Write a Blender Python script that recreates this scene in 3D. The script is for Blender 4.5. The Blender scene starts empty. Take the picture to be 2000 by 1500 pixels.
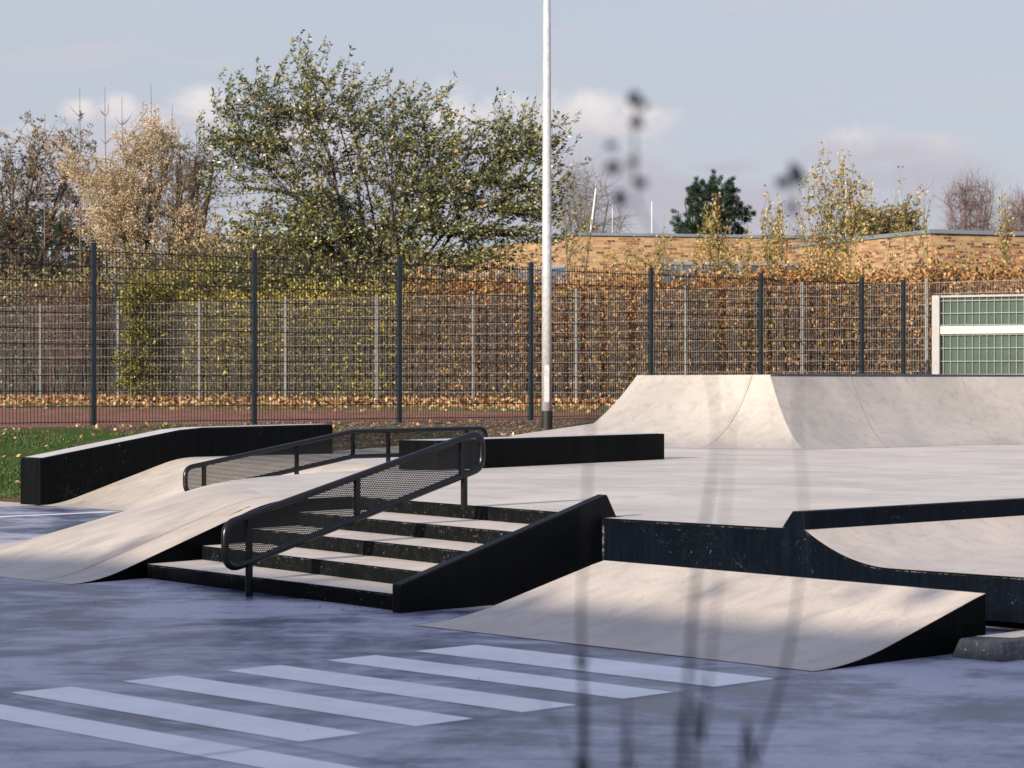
import bpy, bmesh, math, random
import numpy as np
from mathutils import Vector, Matrix
R = math.radians
random.seed(7)
rng = np.random.default_rng(11)
sc = bpy.context.scene
col = sc.collection

# ------------------------------------------------------------------ frame of the park
FPX = 4700.0; EYE = 1.2
SB, CB = math.sin(R(46)), math.cos(R(46))
def W(u, v, z=0.0):                     # park grid (u, v) -> world
    return (SB*u - CB*v, CB*u + SB*v, z)
def px(x, y, d):                        # measured picture point at distance d -> world
    return np.array([(x-1000)/FPX*d, d, EYE-(y-750)/FPX*d])
D = 0.44                                # height of the raised deck
RISE = 0.088

# ------------------------------------------------------------------ materials
def mat(name):
    m = bpy.data.materials.new(name); m.use_nodes = True
    nt = m.node_tree; b = nt.nodes['Principled BSDF']
    return m, nt, b
def nd(nt, t, **k):
    n = nt.nodes.new(t)
    for a, v in k.items():
        if a in n.inputs.keys(): n.inputs[a].default_value = v
        else: setattr(n, a, v)
    return n
def lk(nt, a, b): nt.links.new(a, b)
def noise(nt, vec, scale, detail=6, rough=.6, dist=0.0):
    n = nd(nt, 'ShaderNodeTexNoise'); n.inputs['Scale'].default_value = scale
    n.inputs['Detail'].default_value = detail; n.inputs['Roughness'].default_value = rough
    n.inputs['Distortion'].default_value = dist
    if vec is not None: lk(nt, vec, n.inputs['Vector'])
    return n
def ramp(nt, fac, stops):
    r = nd(nt, 'ShaderNodeValToRGB'); e = r.color_ramp.elements
    while len(e) < len(stops): e.new(.5)
    for i, (p, c) in enumerate(stops):
        e[i].position = p; e[i].color = (*c, 1) if len(c) == 3 else c
    lk(nt, fac, r.inputs['Fac']); return r
def mixc(nt, f, a, b, mode='MIX'):
    m = nd(nt, 'ShaderNodeMix'); m.data_type = 'RGBA'; m.blend_type = mode
    for s, v in ((0, f), (6, a), (7, b)):
        if hasattr(v, 'is_output') or isinstance(v, bpy.types.NodeSocket): lk(nt, v, m.inputs[s])
        else: m.inputs[s].default_value = v if not isinstance(v, tuple) else (*v, 1)
    return m.outputs[2]
def math_(nt, op, a, b=None):
    m = nd(nt, 'ShaderNodeMath'); m.operation = op
    for i, v in enumerate((a, b)):
        if v is None: continue
        if isinstance(v, bpy.types.NodeSocket): lk(nt, v, m.inputs[i])
        else: m.inputs[i].default_value = v
    return m.outputs[0]
def maprange(nt, v, a, b, c=0, d=1, smooth=False):
    m = nd(nt, 'ShaderNodeMapRange')
    if smooth: m.interpolation_type = 'SMOOTHSTEP'
    lk(nt, v, m.inputs[0])
    for i, q in zip((1, 2, 3, 4), (a, b, c, d)): m.inputs[i].default_value = q
    return m.outputs[0]
def objvec(nt, scale=(1, 1, 1), rot=0):
    t = nd(nt, 'ShaderNodeTexCoord'); m = nd(nt, 'ShaderNodeMapping')
    m.inputs['Scale'].default_value = scale; m.inputs['Rotation'].default_value = (0, 0, rot)
    lk(nt, t.outputs['Object'], m.inputs['Vector']); return m.outputs['Vector']
def bump(nt, b, h, strength=.2, dist=.01):
    n = nd(nt, 'ShaderNodeBump'); n.inputs['Strength'].default_value = strength; n.inputs['Distance'].default_value = dist
    lk(nt, h, n.inputs['Height']); lk(nt, n.outputs['Normal'], b.inputs['Normal'])

def concrete(name, base, warm=(.05, .03, .0), contrast=1.0, rough=.62, coat=0.0, stretch=(1, 1, 1)):
    m, nt, b = mat(name)
    v = objvec(nt, stretch)
    big = noise(nt, v, 1.1, 5, .55, .6); mid = noise(nt, v, 7, 8, .7, .8); fine = noise(nt, v, 90, 4, .7)
    d = tuple(c*(1-.20*contrast) for c in base); l = tuple(min(1, c*(1+.14*contrast)+w*.3) for c, w in zip(base, warm))
    c1 = ramp(nt, big.outputs[0], [(.3, d), (.52, base), (.72, l)]).outputs[0]
    c2 = mixc(nt, .55, c1, ramp(nt, mid.outputs[0], [(.3, (.62, .6, .6)), (.5, (.96, .96, .96)), (.7, (1.08, 1.06, 1.04))]).outputs[0], 'MULTIPLY')
    c3 = mixc(nt, .35, c2, ramp(nt, fine.outputs[0], [(.35, (.7, .7, .7)), (.6, (1.05, 1.05, 1.05))]).outputs[0], 'MULTIPLY')
    # trowel arcs and wheel scuffs: thin curved dark lines
    wv = noise(nt, v, 3.3, 2, .5, 2.5)
    line = math_(nt, 'ABSOLUTE', math_(nt, 'SUBTRACT', wv.outputs[0], .5))
    ln = maprange(nt, line, .0, .006, .55, 0)
    gate = maprange(nt, noise(nt, v, 2.1, 3, .6).outputs[0], .52, .62)
    sc_ = math_(nt, 'MULTIPLY', ln, gate)
    c4 = mixc(nt, sc_, c3, tuple(c*.55 for c in base))
    # fine brushed swirls
    w2 = nd(nt, 'ShaderNodeTexVoronoi'); w2.inputs['Scale'].default_value = 5.0; lk(nt, v, w2.inputs['Vector'])
    sw = math_(nt, 'SINE', math_(nt, 'MULTIPLY', w2.outputs['Distance'], 170.0))
    c5 = mixc(nt, math_(nt, 'MULTIPLY', maprange(nt, sw, .55, 1, 0, .16), gate), c4, tuple(c*.5 for c in base))
    lk(nt, c5, b.inputs['Base Color'])
    lk(nt, maprange(nt, mid.outputs[0], .3, .7, rough-.1, rough+.1), b.inputs['Roughness'])
    bump(nt, b, math_(nt, 'ADD', fine.outputs[0], math_(nt, 'MULTIPLY', mid.outputs[0], 2.0)), .12, .004)
    if coat: b.inputs['Coat Weight'].default_value = coat; b.inputs['Coat Roughness'].default_value = .25
    return m
M = {}
M['ramp'] = concrete('ramp_concrete', (.60, .525, .43), contrast=1.0, stretch=(.45, 1, 1))
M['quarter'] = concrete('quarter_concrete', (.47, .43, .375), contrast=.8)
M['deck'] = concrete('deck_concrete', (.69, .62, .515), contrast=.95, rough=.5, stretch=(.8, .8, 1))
M['tread'] = concrete('tread_concrete', (.70, .61, .50), contrast=.8)
M['pale'] = concrete('pale_concrete', (.62, .55, .47), contrast=.6)
M['ledgetop'] = concrete('ledge_top_concrete', (.62, .58, .55), contrast=.8, stretch=(.2, 1, 1))

def black_paint(name, base=(.0030, .0038, .0044), chips=.5, tint=(.13, .15, .15), spec=.05):
    m, nt, b = mat(name); v = objvec(nt)
    n1 = noise(nt, v, 46, 3, .6); n2 = noise(nt, v, 2.4, 4, .6); n3 = noise(nt, objvec(nt, (9, 9, .35)), 3.5, 5, .6)
    # streaky runs and dusty patches
    c1 = mixc(nt, maprange(nt, n3.outputs[0], .45, .8, 0, .5), base, tuple(min(1, c*2.2+.002) for c in base))
    # chips
    vo = nd(nt, 'ShaderNodeTexVoronoi'); vo.inputs['Scale'].default_value = 24; vo.inputs['Randomness'].default_value = 1; lk(nt, noise_vec(nt, v), vo.inputs['Vector'])
    dot = maprange(nt, vo.outputs['Distance'], .05, .16, 1, 0)
    keep = maprange(nt, n2.outputs[0], .62-.2*chips, .72-.2*chips)
    keep2 = math_(nt, 'GREATER_THAN', n1.outputs[0], .5)
    f = math_(nt, 'MULTIPLY', math_(nt, 'MULTIPLY', dot, keep), keep2)
    wv = noise(nt, v, 5, 2, .5, 3.0)
    ln = maprange(nt, math_(nt, 'ABSOLUTE', math_(nt, 'SUBTRACT', wv.outputs[0], .5)), 0, .004, .3, 0)
    f2 = math_(nt, 'MAXIMUM', math_(nt, 'MULTIPLY', f, .8), math_(nt, 'MULTIPLY', ln, keep))
    dust = maprange(nt, noise(nt, v, 13, 6, .75).outputs[0], .5, .85, 0, .06*chips)
    c2 = mixc(nt, dust, c1, tint)
    c3 = mixc(nt, f2, c2, tuple(min(1, t*1.6) for t in tint))
    lk(nt, c3, b.inputs['Base Color'])
    lk(nt, maprange(nt, n2.outputs[0], .3, .7, .42, .65), b.inputs['Roughness'])
    b.inputs['Specular IOR Level'].default_value = spec
    bump(nt, b, n1.outputs[0], .1, .003)
    return m
def noise_vec(nt, v):
    n = noise(nt, v, 9, 3, .6); a = nd(nt, 'ShaderNodeVectorMath'); a.operation = 'SCALE'; a.inputs['Scale'].default_value = .12
    lk(nt, n.outputs['Color'], a.inputs[0]); s = nd(nt, 'ShaderNodeVectorMath'); s.operation = 'ADD'
    lk(nt, v, s.inputs[0]); lk(nt, a.outputs[0], s.inputs[1]); return s.outputs[0]
M['black'] = black_paint('black_paint')
M['black_worn'] = black_paint('worn_black_paint', (.0022, .0042, .0080), .7, (.08,.10,.13))
M['black_riser'] = black_paint('riser_paint', (.0040, .0050, .0052), 1.0)
M['black_clean'] = black_paint('clean_black_paint', (.0020, .0026, .0030), .25)
M['black_gloss'] = black_paint('glossy_black_paint', (.0020, .0026, .0034), .25, (.13, .15, .15), .16)
def chipped():
    m, nt, b = mat('chipped_edge'); v = objvec(nt); n = noise(nt, v, 55, 6, .8); n2 = noise(nt, v, 6, 4, .7)
    f = math_(nt, 'MULTIPLY', maprange(nt, n.outputs[0], .48, .56), maprange(nt, n2.outputs[0], .48, .60))
    lk(nt, mixc(nt, f, (.004, .005, .006), (.17, .17, .165)), b.inputs['Base Color']); b.inputs['Roughness'].default_value = .8
    b.inputs['Specular IOR Level'].default_value = .1
    return m
M['chip'] = chipped()
M['worn_grey'] = black_paint('scuffed_grey_paint', (.06, .068, .078), 1.8, (.42, .40, .34))

def simple(name, c, rough=.5, metal=0.0, var=.0, vscale=8, coat=0):
    m, nt, b = mat(name)
    b.inputs['Roughness'].default_value = rough; b.inputs['Metallic'].default_value = metal
    v = objvec(nt); n = noise(nt, v, vscale, 6, .65)
    lk(nt, ramp(nt, n.outputs[0], [(.3, tuple(x*(1-var) for x in c)), (.7, tuple(min(1, x*(1+var)) for x in c))]).outputs[0], b.inputs['Base Color'])
    b.inputs['Coat Weight'].default_value = coat
    return m
M['rail'] = simple('rail_black_coat', (.003, .0035, .005), .30, 0, .3, 30)
M['steel_coping'] = simple('steel_coping', (.09, .09, .10), .4, .6, .3)
M['fence_dark'] = simple('anthracite_coat', (.011, .019, .025), .45, 0, .15)
M['wire_dark'] = simple('anthracite_wire', (.003, .006, .009), .6, 0, .15)
M['galv'] = simple('galvanised_steel', (.25, .245, .235), .5, .25, .3, 5)
M['galv_bright'] = simple('bright_galvanised_steel', (.30, .295, .285), .5, .1, .18, 3)
M['white_beam'] = simple('pale_beam_paint', (.50, .47, .445), .5, 0, .05)
M['green_board'] = simple('green_court_board', (.055, .088, .066), .75, 0, .22, 2.2)
M['pole'] = simple('galvanised_pole', (.55, .55, .55), .42, .2, .22, 14)
M['pole_sleeve'] = simple('black_rubber_sleeve', (.012, .012, .012), .6, 0, .3)
M['cap_metal'] = simple('zinc_roof_edge', (.25, .28, .31), .45, .3, .1)
M['joint'] = simple('joint_filler', (.36, .32, .27), .8)
M['frame_grey'] = simple('window_frame_grey', (.26, .28, .30), .5)
M['mast'] = simple('white_mast', (.8, .8, .78), .5)

def floor_mat():
    m, nt, b = mat('skate_floor_coating')
    v = objvec(nt, (1, 1, 1))
    big = noise(nt, v, .75, 7, .62, .9); mid = noise(nt, v, 3.2, 8, .68, .5); fine = noise(nt, v, 40, 5, .7)
    ma = nd(nt, 'ShaderNodeMapping'); ma.inputs['Rotation'].default_value = (0, 0, R(44)); lk(nt, v, ma.inputs['Vector'])
    mb_ = nd(nt, 'ShaderNodeMapping'); mb_.inputs['Scale'].default_value = (.55, 2.6, 1); lk(nt, ma.outputs['Vector'], mb_.inputs['Vector'])
    stk = noise(nt, mb_.outputs['Vector'], 2.2, 9, .72, .6)
    f = math_(nt, 'ADD', math_(nt, 'ADD', math_(nt, 'MULTIPLY', big.outputs[0], .50), math_(nt, 'MULTIPLY', mid.outputs[0], .28)), math_(nt, 'MULTIPLY', stk.outputs[0], .22))
    c1 = ramp(nt, f, [(.41, (.03, .042, .09)), (.448, (.075, .09, .155)), (.478, (.15, .165, .235)), (.505, (.28, .285, .35)), (.56, (.46, .46, .52))]).outputs[0]
    c2 = mixc(nt, .4, c1, ramp(nt, fine.outputs[0], [(.3, (.7, .7, .7)), (.65, (1.1, 1.1, 1.1))]).outputs[0], 'MULTIPLY')
    wv = noise(nt, v, 1.3, 2, .5, 2.2)
    ln = maprange(nt, math_(nt, 'ABSOLUTE', math_(nt, 'SUBTRACT', wv.outputs[0], .5)), 0, .0022, .5, 0)
    gr = noise(nt, v, 190, 2, .6); c2 = mixc(nt, .5, c2, ramp(nt, gr.outputs[0], [(.35, (.72, .72, .72)), (.65, (1.22, 1.22, 1.22))]).outputs[0], 'MULTIPLY')
    c3 = mixc(nt, ln, c2, (.05, .055, .07))
    lk(nt, c3, b.inputs['Base Color'])
    lk(nt, maprange(nt, f, .42, .6, .30, .5), b.inputs['Roughness'])
    b.inputs['Specular IOR Level'].default_value = .28
    bump(nt, b, math_(nt, 'ADD', fine.outputs[0], mid.outputs[0]), .05, .003)
    return m
M['floor'] = floor_mat()
def stripe_mat():
    m, nt, b = mat('white_marking_paint'); v = objvec(nt)
    n = noise(nt, v, 2.3, 7, .7, .5); n2 = noise(nt, v, 30, 4, .7)
    c = ramp(nt, n.outputs[0], [(.3, (.70, .70, .69)), (.5, (.82, .82, .80)), (.7, (.90, .90, .87))]).outputs[0]
    n4 = noise(nt, v, 9, 8, .8, .4); c = mixc(nt, maprange(nt, n4.outputs[0], .6, .75, 0, .4), c, (.4, .41, .45))
    c = mixc(nt, maprange(nt, n2.outputs[0], .62, .75, 0, .3), c, (.3, .31, .35))
    lk(nt, c, b.inputs['Base Color']); b.inputs['Roughness'].default_value = .5
    return m
M['stripe'] = stripe_mat()

def perforated():
    m, nt, b = mat('perforated_black_sheet')
    b.inputs['Base Color'].default_value = (.008, .009, .011, 1); b.inputs['Roughness'].default_value = .45
    t = nd(nt, 'ShaderNodeTexCoord'); s = nd(nt, 'ShaderNodeSeparateXYZ'); lk(nt, t.outputs['Object'], s.inputs[0])
    P = .0130
    def lattice(ox, oz):
        X = math_(nt, 'SUBTRACT', math_(nt, 'FRACT', math_(nt, 'ADD', math_(nt, 'MULTIPLY', s.outputs['X'], 1/P), ox+1000.0)), .5)
        Z = math_(nt, 'SUBTRACT', math_(nt, 'FRACT', math_(nt, 'ADD', math_(nt, 'MULTIPLY', s.outputs['Z'], 1/(P*1.732)), oz+1000.0)), .5)
        Z = math_(nt, 'MULTIPLY', Z, 1.732)
        return math_(nt, 'ADD', math_(nt, 'MULTIPLY', X, X), math_(nt, 'MULTIPLY', Z, Z))
    dmin = math_(nt, 'MINIMUM', lattice(0, 0), lattice(.5, .5))
    hole = math_(nt, 'LESS_THAN', dmin, .29**2)
    tr = nd(nt, 'ShaderNodeBsdfTransparent'); mx = nd(nt, 'ShaderNodeMixShader')
    lk(nt, hole, mx.inputs[0]); lk(nt, b.outputs[0], mx.inputs[1]); lk(nt, tr.outputs[0], mx.inputs[2])
    lk(nt, mx.outputs[0], nt.nodes['Material Output'].inputs[0])
    return m
M['perf'] = perforated()

def brick_mat():
    m, nt, b = mat('yellow_brick')
    tc = nd(nt, 'ShaderNodeTexCoord')
    br = nd(nt, 'ShaderNodeTexBrick'); br.offset = .5
    br.inputs['Scale'].default_value = 1; br.inputs['Brick Width'].default_value = .26; br.inputs['Row Height'].default_value = .08
    br.inputs['Mortar Size'].default_value = .008; br.inputs['Color1'].default_value = (0, 0, 0, 1); br.inputs['Color2'].default_value = (1, 1, 1, 1)
    br.inputs['Mortar'].default_value = (.5, .5, .5, 1)
    lk(nt, tc.outputs['UV'], br.inputs['Vector'])
    sp = nd(nt, 'ShaderNodeSeparateXYZ'); lk(nt, tc.outputs['UV'], sp.inputs[0])
    row = math_(nt, 'FLOOR', math_(nt, 'MULTIPLY', sp.outputs['Y'], 1/.08))
    off = math_(nt, 'MULTIPLY', math_(nt, 'MODULO', row, 2.0), .13)
    colx = math_(nt, 'FLOOR', math_(nt, 'MULTIPLY', math_(nt, 'ADD', sp.outputs['X'], off), 1/.26))
    cb = nd(nt, 'ShaderNodeCombineXYZ'); lk(nt, colx, cb.inputs[0]); lk(nt, row, cb.inputs[1])
    wn = nd(nt, 'ShaderNodeTexWhiteNoise'); wn.noise_dimensions = '3D'; lk(nt, cb.outputs[0], wn.inputs['Vector'])
    c = ramp(nt, wn.outputs['Value'], [(0, (.06, .03, .025)), (.08, (.16, .065, .035)), (.16, (.26, .105, .04)), (.45, (.36, .21, .095)), (.75, (.44, .275, .125)), (1, (.50, .335, .17))]).outputs[0]
    c = mixc(nt, br.outputs['Fac'], c, (.36, .27, .18))
    lk(nt, c, b.inputs['Base Color']); b.inputs['Roughness'].default_value = .8
    return m
M['brick'] = brick_mat()
def glass_mat():
    m, nt, b = mat('window_glass'); b.inputs['Base Color'].default_value = (.10, .13, .17, 1); b.inputs['Roughness'].default_value = .12
    b.inputs['Specular IOR Level'].default_value = .9
    return m
M['glass'] = glass_mat()

def leaf_mat(name, stops, trans=.35, rough=.5, spec=.4):
    m, nt, b = mat(name)
    g = nd(nt, 'ShaderNodeNewGeometry')
    r = ramp(nt, g.outputs['Random Per Island'], stops); r.color_ramp.interpolation = 'LINEAR'
    lk(nt, r.outputs[0], b.inputs['Base Color']); b.inputs['Roughness'].default_value = rough
    b.inputs['Specular IOR Level'].default_value = spec
    t = nd(nt, 'ShaderNodeBsdfTranslucent'); lk(nt, r.outputs[0], t.inputs[0])
    mx = nd(nt, 'ShaderNodeMixShader'); mx.inputs[0].default_value = trans*.45
    lk(nt, b.outputs[0], mx.inputs[1]); lk(nt, t.outputs[0], mx.inputs[2])
    lk(nt, mx.outputs[0], nt.nodes['Material Output'].inputs[0])
    return m
M['leaf_willow'] = leaf_mat('silvery_green_leaves', [(0, (.018, .034, .010)), (.36, (.06, .085, .02)), (.6, (.15, .165, .05)), (.84, (.36, .35, .18)), (.94, (.60, .56, .40)), (.96, (.45, .26, .04)), (1, (.52, .38, .05))], .3, .3)
M['leaf_beige'] = leaf_mat('beige_seed_tufts', [(0, (.23, .165, .095)), (.4, (.49, .365, .225)), (.8, (.66, .51, .33)), (1, (.78, .65, .46))], .35, .8)
M['leaf_brown'] = leaf_mat('sparse_brown_leaves', [(0, (.07, .06, .03)), (.5, (.19, .14, .08)), (1, (.32, .21, .12))], .3)
M['leaf_beech'] = leaf_mat('dry_beech_leaves', [(0, (.05, .022, .008)), (.3, (.21, .095, .032)), (.68, (.48, .235, .085)), (.92, (.68, .40, .16)), (1, (.56, .44, .08))], .35, .45)
M['leaf_yellow'] = leaf_mat('yellow_green_leaves', [(0, (.035, .04, .01)), (.4, (.12, .12, .028)), (.75, (.32, .28, .055)), (1, (.58, .46, .10))], .4)
M['leaf_shoot'] = leaf_mat('autumn_shoot_leaves', [(0, (.06, .08, .02)), (.22, (.20, .19, .035)), (.45, (.40, .31, .08)), (.78, (.66, .53, .28)), (.92, (.58, .27, .04)), (1, (.5, .18, .02))], .4)
M['leaf_vine'] = leaf_mat('mixed_vine_leaves', [(0, (.04, .04, .015)), (.3, (.12, .10, .03)), (.55, (.22, .16, .05)), (.78, (.46, .38, .05)), (1, (.68, .55, .08))], .35)
M['leaf_litter'] = leaf_mat('fallen_leaf_litter', [(0, (.20, .09, .03)), (.5, (.46, .25, .10)), (.85, (.62, .38, .18)), (1, (.72, .52, .32))], .25)
M['needle'] = leaf_mat('dark_pine_needles', [(0, (.010, .025, .014)), (.6, (.022, .048, .026)), (1, (.05, .085, .04))], .1)
M['grass'] = leaf_mat('grass_blades', [(0, (.028, .055, .012)), (.6, (.06, .115, .022)), (.88, (.11, .15, .04)), (1, (.22, .19, .08))], .3)
M['thicket'] = leaf_mat('thicket_leaves', [(0, (.04, .045, .018)), (.4, (.13, .11, .045)), (.75, (.32, .25, .10)), (1, (.52, .42, .18))], .25)
M['hedge_dark'] = leaf_mat('dark_evergreen_leaves', [(0, (.02, .04, .015)), (1, (.05, .09, .03))], .2)
M['bark_olive'] = simple('olive_bark', (.16, .15, .07), .8, 0, .4, 9)
M['bark_grey'] = simple('grey_bark', (.16, .13, .10), .85, 0, .35, 9)
M['bark_red'] = simple('reddish_twigs', (.17, .085, .06), .8, 0, .35, 9)
M['bark_dark'] = simple('dark_bark', (.07, .055, .04), .85, 0, .35, 9)
M['weed'] = simple('dry_weed_stem', (.06, .05, .06), .8, 0, .3)

def ground_mat():
    m, nt, b = mat('ground_soil_grass_clay')
    tc = nd(nt, 'ShaderNodeTexCoord'); v = tc.outputs['Object']
    def dot(a):
        n = nd(nt, 'ShaderNodeVectorMath'); n.operation = 'DOT_PRODUCT'; lk(nt, v, n.inputs[0]); n.inputs[1].default_value = a; return n.outputs['Value']
    wob = noise(nt, v, 1.5, 4, .6).outputs[0]; wb = math_(nt, 'MULTIPLY', math_(nt, 'SUBTRACT', wob, .5), .8)
    vv = math_(nt, 'ADD', dot((-CB, SB, 0)), wb); gg = math_(nt, 'ADD', dot((.585, .811, 0)), wb); uu = dot((SB, CB, 0))
    n1 = noise(nt, v, 2.2, 7, .7).outputs[0]; n2 = noise(nt, v, 25, 5, .7).outputs[0]; n3 = noise(nt, v, .9, 6, .65, .4).outputs[0]
    soil = ramp(nt, n2, [(.3, (.07, .045, .025)), (.7, (.19, .135, .085))]).outputs[0]
    green = ramp(nt, n2, [(.3, (.03, .06, .012)), (.7, (.075, .14, .022))]).outputs[0]
    clay = ramp(nt, math_(nt, 'ADD', math_(nt, 'MULTIPLY', n2, .4), math_(nt, 'MULTIPLY', n1, .6)), [(.38, (.17, .075, .048)), (.5, (.27, .13, .085)), (.62, (.40, .23, .165))]).outputs[0]
    strip = ramp(nt, n2, [(.3, (.09, .11, .03)), (.7, (.19, .19, .07))]).outputs[0]
    gmix = math_(nt, 'ADD', math_(nt, 'ADD', n3, .03), maprange(nt, uu, 16, 22, 0, .3))
    gmix = math_(nt, 'ADD', gmix, maprange(nt, vv, 24.2, 25.9, 0, .12))
    grass = mixc(nt, maprange(nt, gmix, .53, .62), green, soil)
    c = mixc(nt, maprange(nt, vv, 25.95, 26.15), grass, clay)
    wst = maprange(nt, n1, .45, .6, .0, 1.0)
    c = mixc(nt, maprange(nt, gg, 34.0, 34.6), c, mixc(nt, math_(nt, 'MULTIPLY', wst, .5), strip, clay))
    c = mixc(nt, maprange(nt, gg, 38.0, 38.6), c, soil)
    c = mixc(nt, maprange(nt, gg, 60, 62), c, (.06, .08, .03))
    lk(nt, c, b.inputs['Base Color']); b.inputs['Roughness'].default_value = .95; b.inputs['Specular IOR Level'].default_value = .1
    bump(nt, b, math_(nt, 'ADD', n2, n1), .8, .03)
    return m
M['ground'] = ground_mat()

# ------------------------------------------------------------------ object helpers
def props(o, label=None, cat=None, group=None, kind=None):
    for k, v in (('label', label), ('category', cat), ('group', group), ('kind', kind)):
        if v: o[k] = v
    return o
def thing(name, label, cat, loc=(0, 0, 0), rz=0, group=None):
    o = bpy.data.objects.new(name, None); col.objects.link(o); o.location = loc; o.rotation_euler = (0, 0, rz)
    o.empty_display_size = .2
    return props(o, label, cat, group)
def pthing(name, label, cat, base, group=None):           # a thing laid out on the park grid, base = (u, v, z)
    o = thing(name, label, cat, W(*base), R(44), group); o['base'] = base; return o
def link(name, me, m, parent=None, bev=0):
    o = bpy.data.objects.new(name, me); col.objects.link(o)
    if m is not None and not me.materials: me.materials.append(m)
    if parent: o.parent = parent
    if bev:
        b = o.modifiers.new('bevel', 'BEVEL'); b.width = bev; b.segments = 2; b.limit_method = 'ANGLE'; b.angle_limit = R(35)
    return o
def mesh(name, verts, faces, m, parent=None, bev=0, smooth=False, off=None):
    """verts in absolute coordinates (park grid when the parent is a park thing)"""
    base = off if off is not None else (tuple(parent['base']) if parent is not None and 'base' in parent.keys() else (0, 0, 0))
    vs = [(a-base[0], b-base[1], c-base[2]) for a, b, c in verts]
    me = bpy.data.meshes.new(name); me.from_pydata(vs, [], faces)
    bm = bmesh.new(); bm.from_mesh(me); bmesh.ops.recalc_face_normals(bm, faces=bm.faces); bm.to_mesh(me); bm.free()
    if smooth: me.polygons.foreach_set('use_smooth', [True]*len(me.polygons))
    return link(name, me, m, parent, bev)
def pmesh_free(name, verts, faces, m, base, bev=0, smooth=False):     # single-mesh thing on the park grid
    o = mesh(name, verts, faces, m, None, bev, smooth, off=base)
    o.location = W(*base); o.rotation_euler = (0, 0, R(44)); return o
def quad_up(me_obj):                                                   # make sheet normals face up
    me = me_obj.data; bm = bmesh.new(); bm.from_mesh(me)
    for f in bm.faces:
        if f.normal.z < 0: f.normal_flip()
    bm.to_mesh(me); bm.free()
def prism(poly, y0, y1, axis='v'):
    """poly: list of (u, z); extruded from v=y0 to y1"""
    n = len(poly)
    vs = [(u, y0, z) for u, z in poly] + [(u, y1, z) for u, z in poly]
    fs = [tuple(range(n)), tuple(range(2*n-1, n-1, -1))] + [(i, (i+1) % n, n+(i+1) % n, n+i) for i in range(n)]
    return vs, fs
def boxv(x0, x1, y0, y1, z0, z1):
    vs = [(x, y, z) for z in (z0, z1) for x, y in ((x0, y0), (x1, y0), (x1, y1), (x0, y1))]
    return vs, [(0, 3, 2, 1), (4, 5, 6, 7), (0, 1, 5, 4), (1, 2, 6, 5), (2, 3, 7, 6), (3, 0, 4, 7)]
def join(parts):
    V, F = [], []
    for v, f in parts:
        k = len(V); V += list(v); F += [tuple(i+k for i in q) for q in f]
    return V, F
def tube(path, r, sides=12, closed=False, caps=True):
    """tube mesh along a polyline; r scalar or list"""
    P = [Vector(p) for p in path]; n = len(P); V = []; F = []
    rr = r if isinstance(r, (list, tuple)) else [r]*n
    up = None
    for i, p in enumerate(P):
        if closed: t = (P[(i+1) % n]-P[i-1]).normalized()
        else: t = (P[min(i+1, n-1)]-P[max(i-1, 0)]).normalized()
        if up is None:
            up = Vector((0, 0, 1)) if abs(t.z) < .9 else Vector((1, 0, 0))
            up = (up-t*up.dot(t)).normalized()
        else: up = (up-t*up.dot(t)).normalized()
        s = t.cross(up)
        for k in range(sides):
            a = 2*math.pi*k/sides; V.append(tuple(p+(up*math.cos(a)+s*math.sin(a))*rr[i]))
    for i in range(n if closed else n-1):
        j = (i+1) % n
        for k in range(sides):
            F.append((i*sides+k, i*sides+(k+1) % sides, j*sides+(k+1) % sides, j*sides+k))
    if caps and not closed:
        F.append(tuple(range(sides-1, -1, -1))); F.append(tuple((n-1)*sides+k for k in range(sides)))
    return V, F
def np_mesh(name, V, F, m, parent=None, loc=None, smooth=False):
    me = bpy.data.meshes.new(name)
    V = np.asarray(V, np.float32); F = np.asarray(F, np.int32)
    if loc is not None: V = V-np.asarray(loc, np.float32)
    me.vertices.add(len(V)); me.vertices.foreach_set('co', V.ravel())
    k = F.shape[1]; me.loops.add(F.size); me.loops.foreach_set('vertex_index', F.ravel())
    me.polygons.add(len(F)); me.polygons.foreach_set('loop_start', np.arange(0, F.size, k, dtype=np.int32))
    me.polygons.foreach_set('loop_total', np.full(len(F), k, np.int32))
    if smooth: me.polygons.foreach_set('use_smooth', np.ones(len(F), bool))
    me.update(calc_edges=True)
    return link(name, me, m, parent)
def catmull(pts, n):
    P = [np.array(p, float) for p in pts]; P = [2*P[0]-P[1]]+P+[2*P[-1]-P[-2]]; out = []
    for i in range(1, len(P)-2):
        for k in range(n):
            t = k/n; a, b, c, d = P[i-1:i+3]
            out.append(.5*((2*b)+(-a+c)*t+(2*a-5*b+4*c-d)*t*t+(-a+3*b-3*c+d)*t**3))
    out.append(P[-2]); return out

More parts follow.
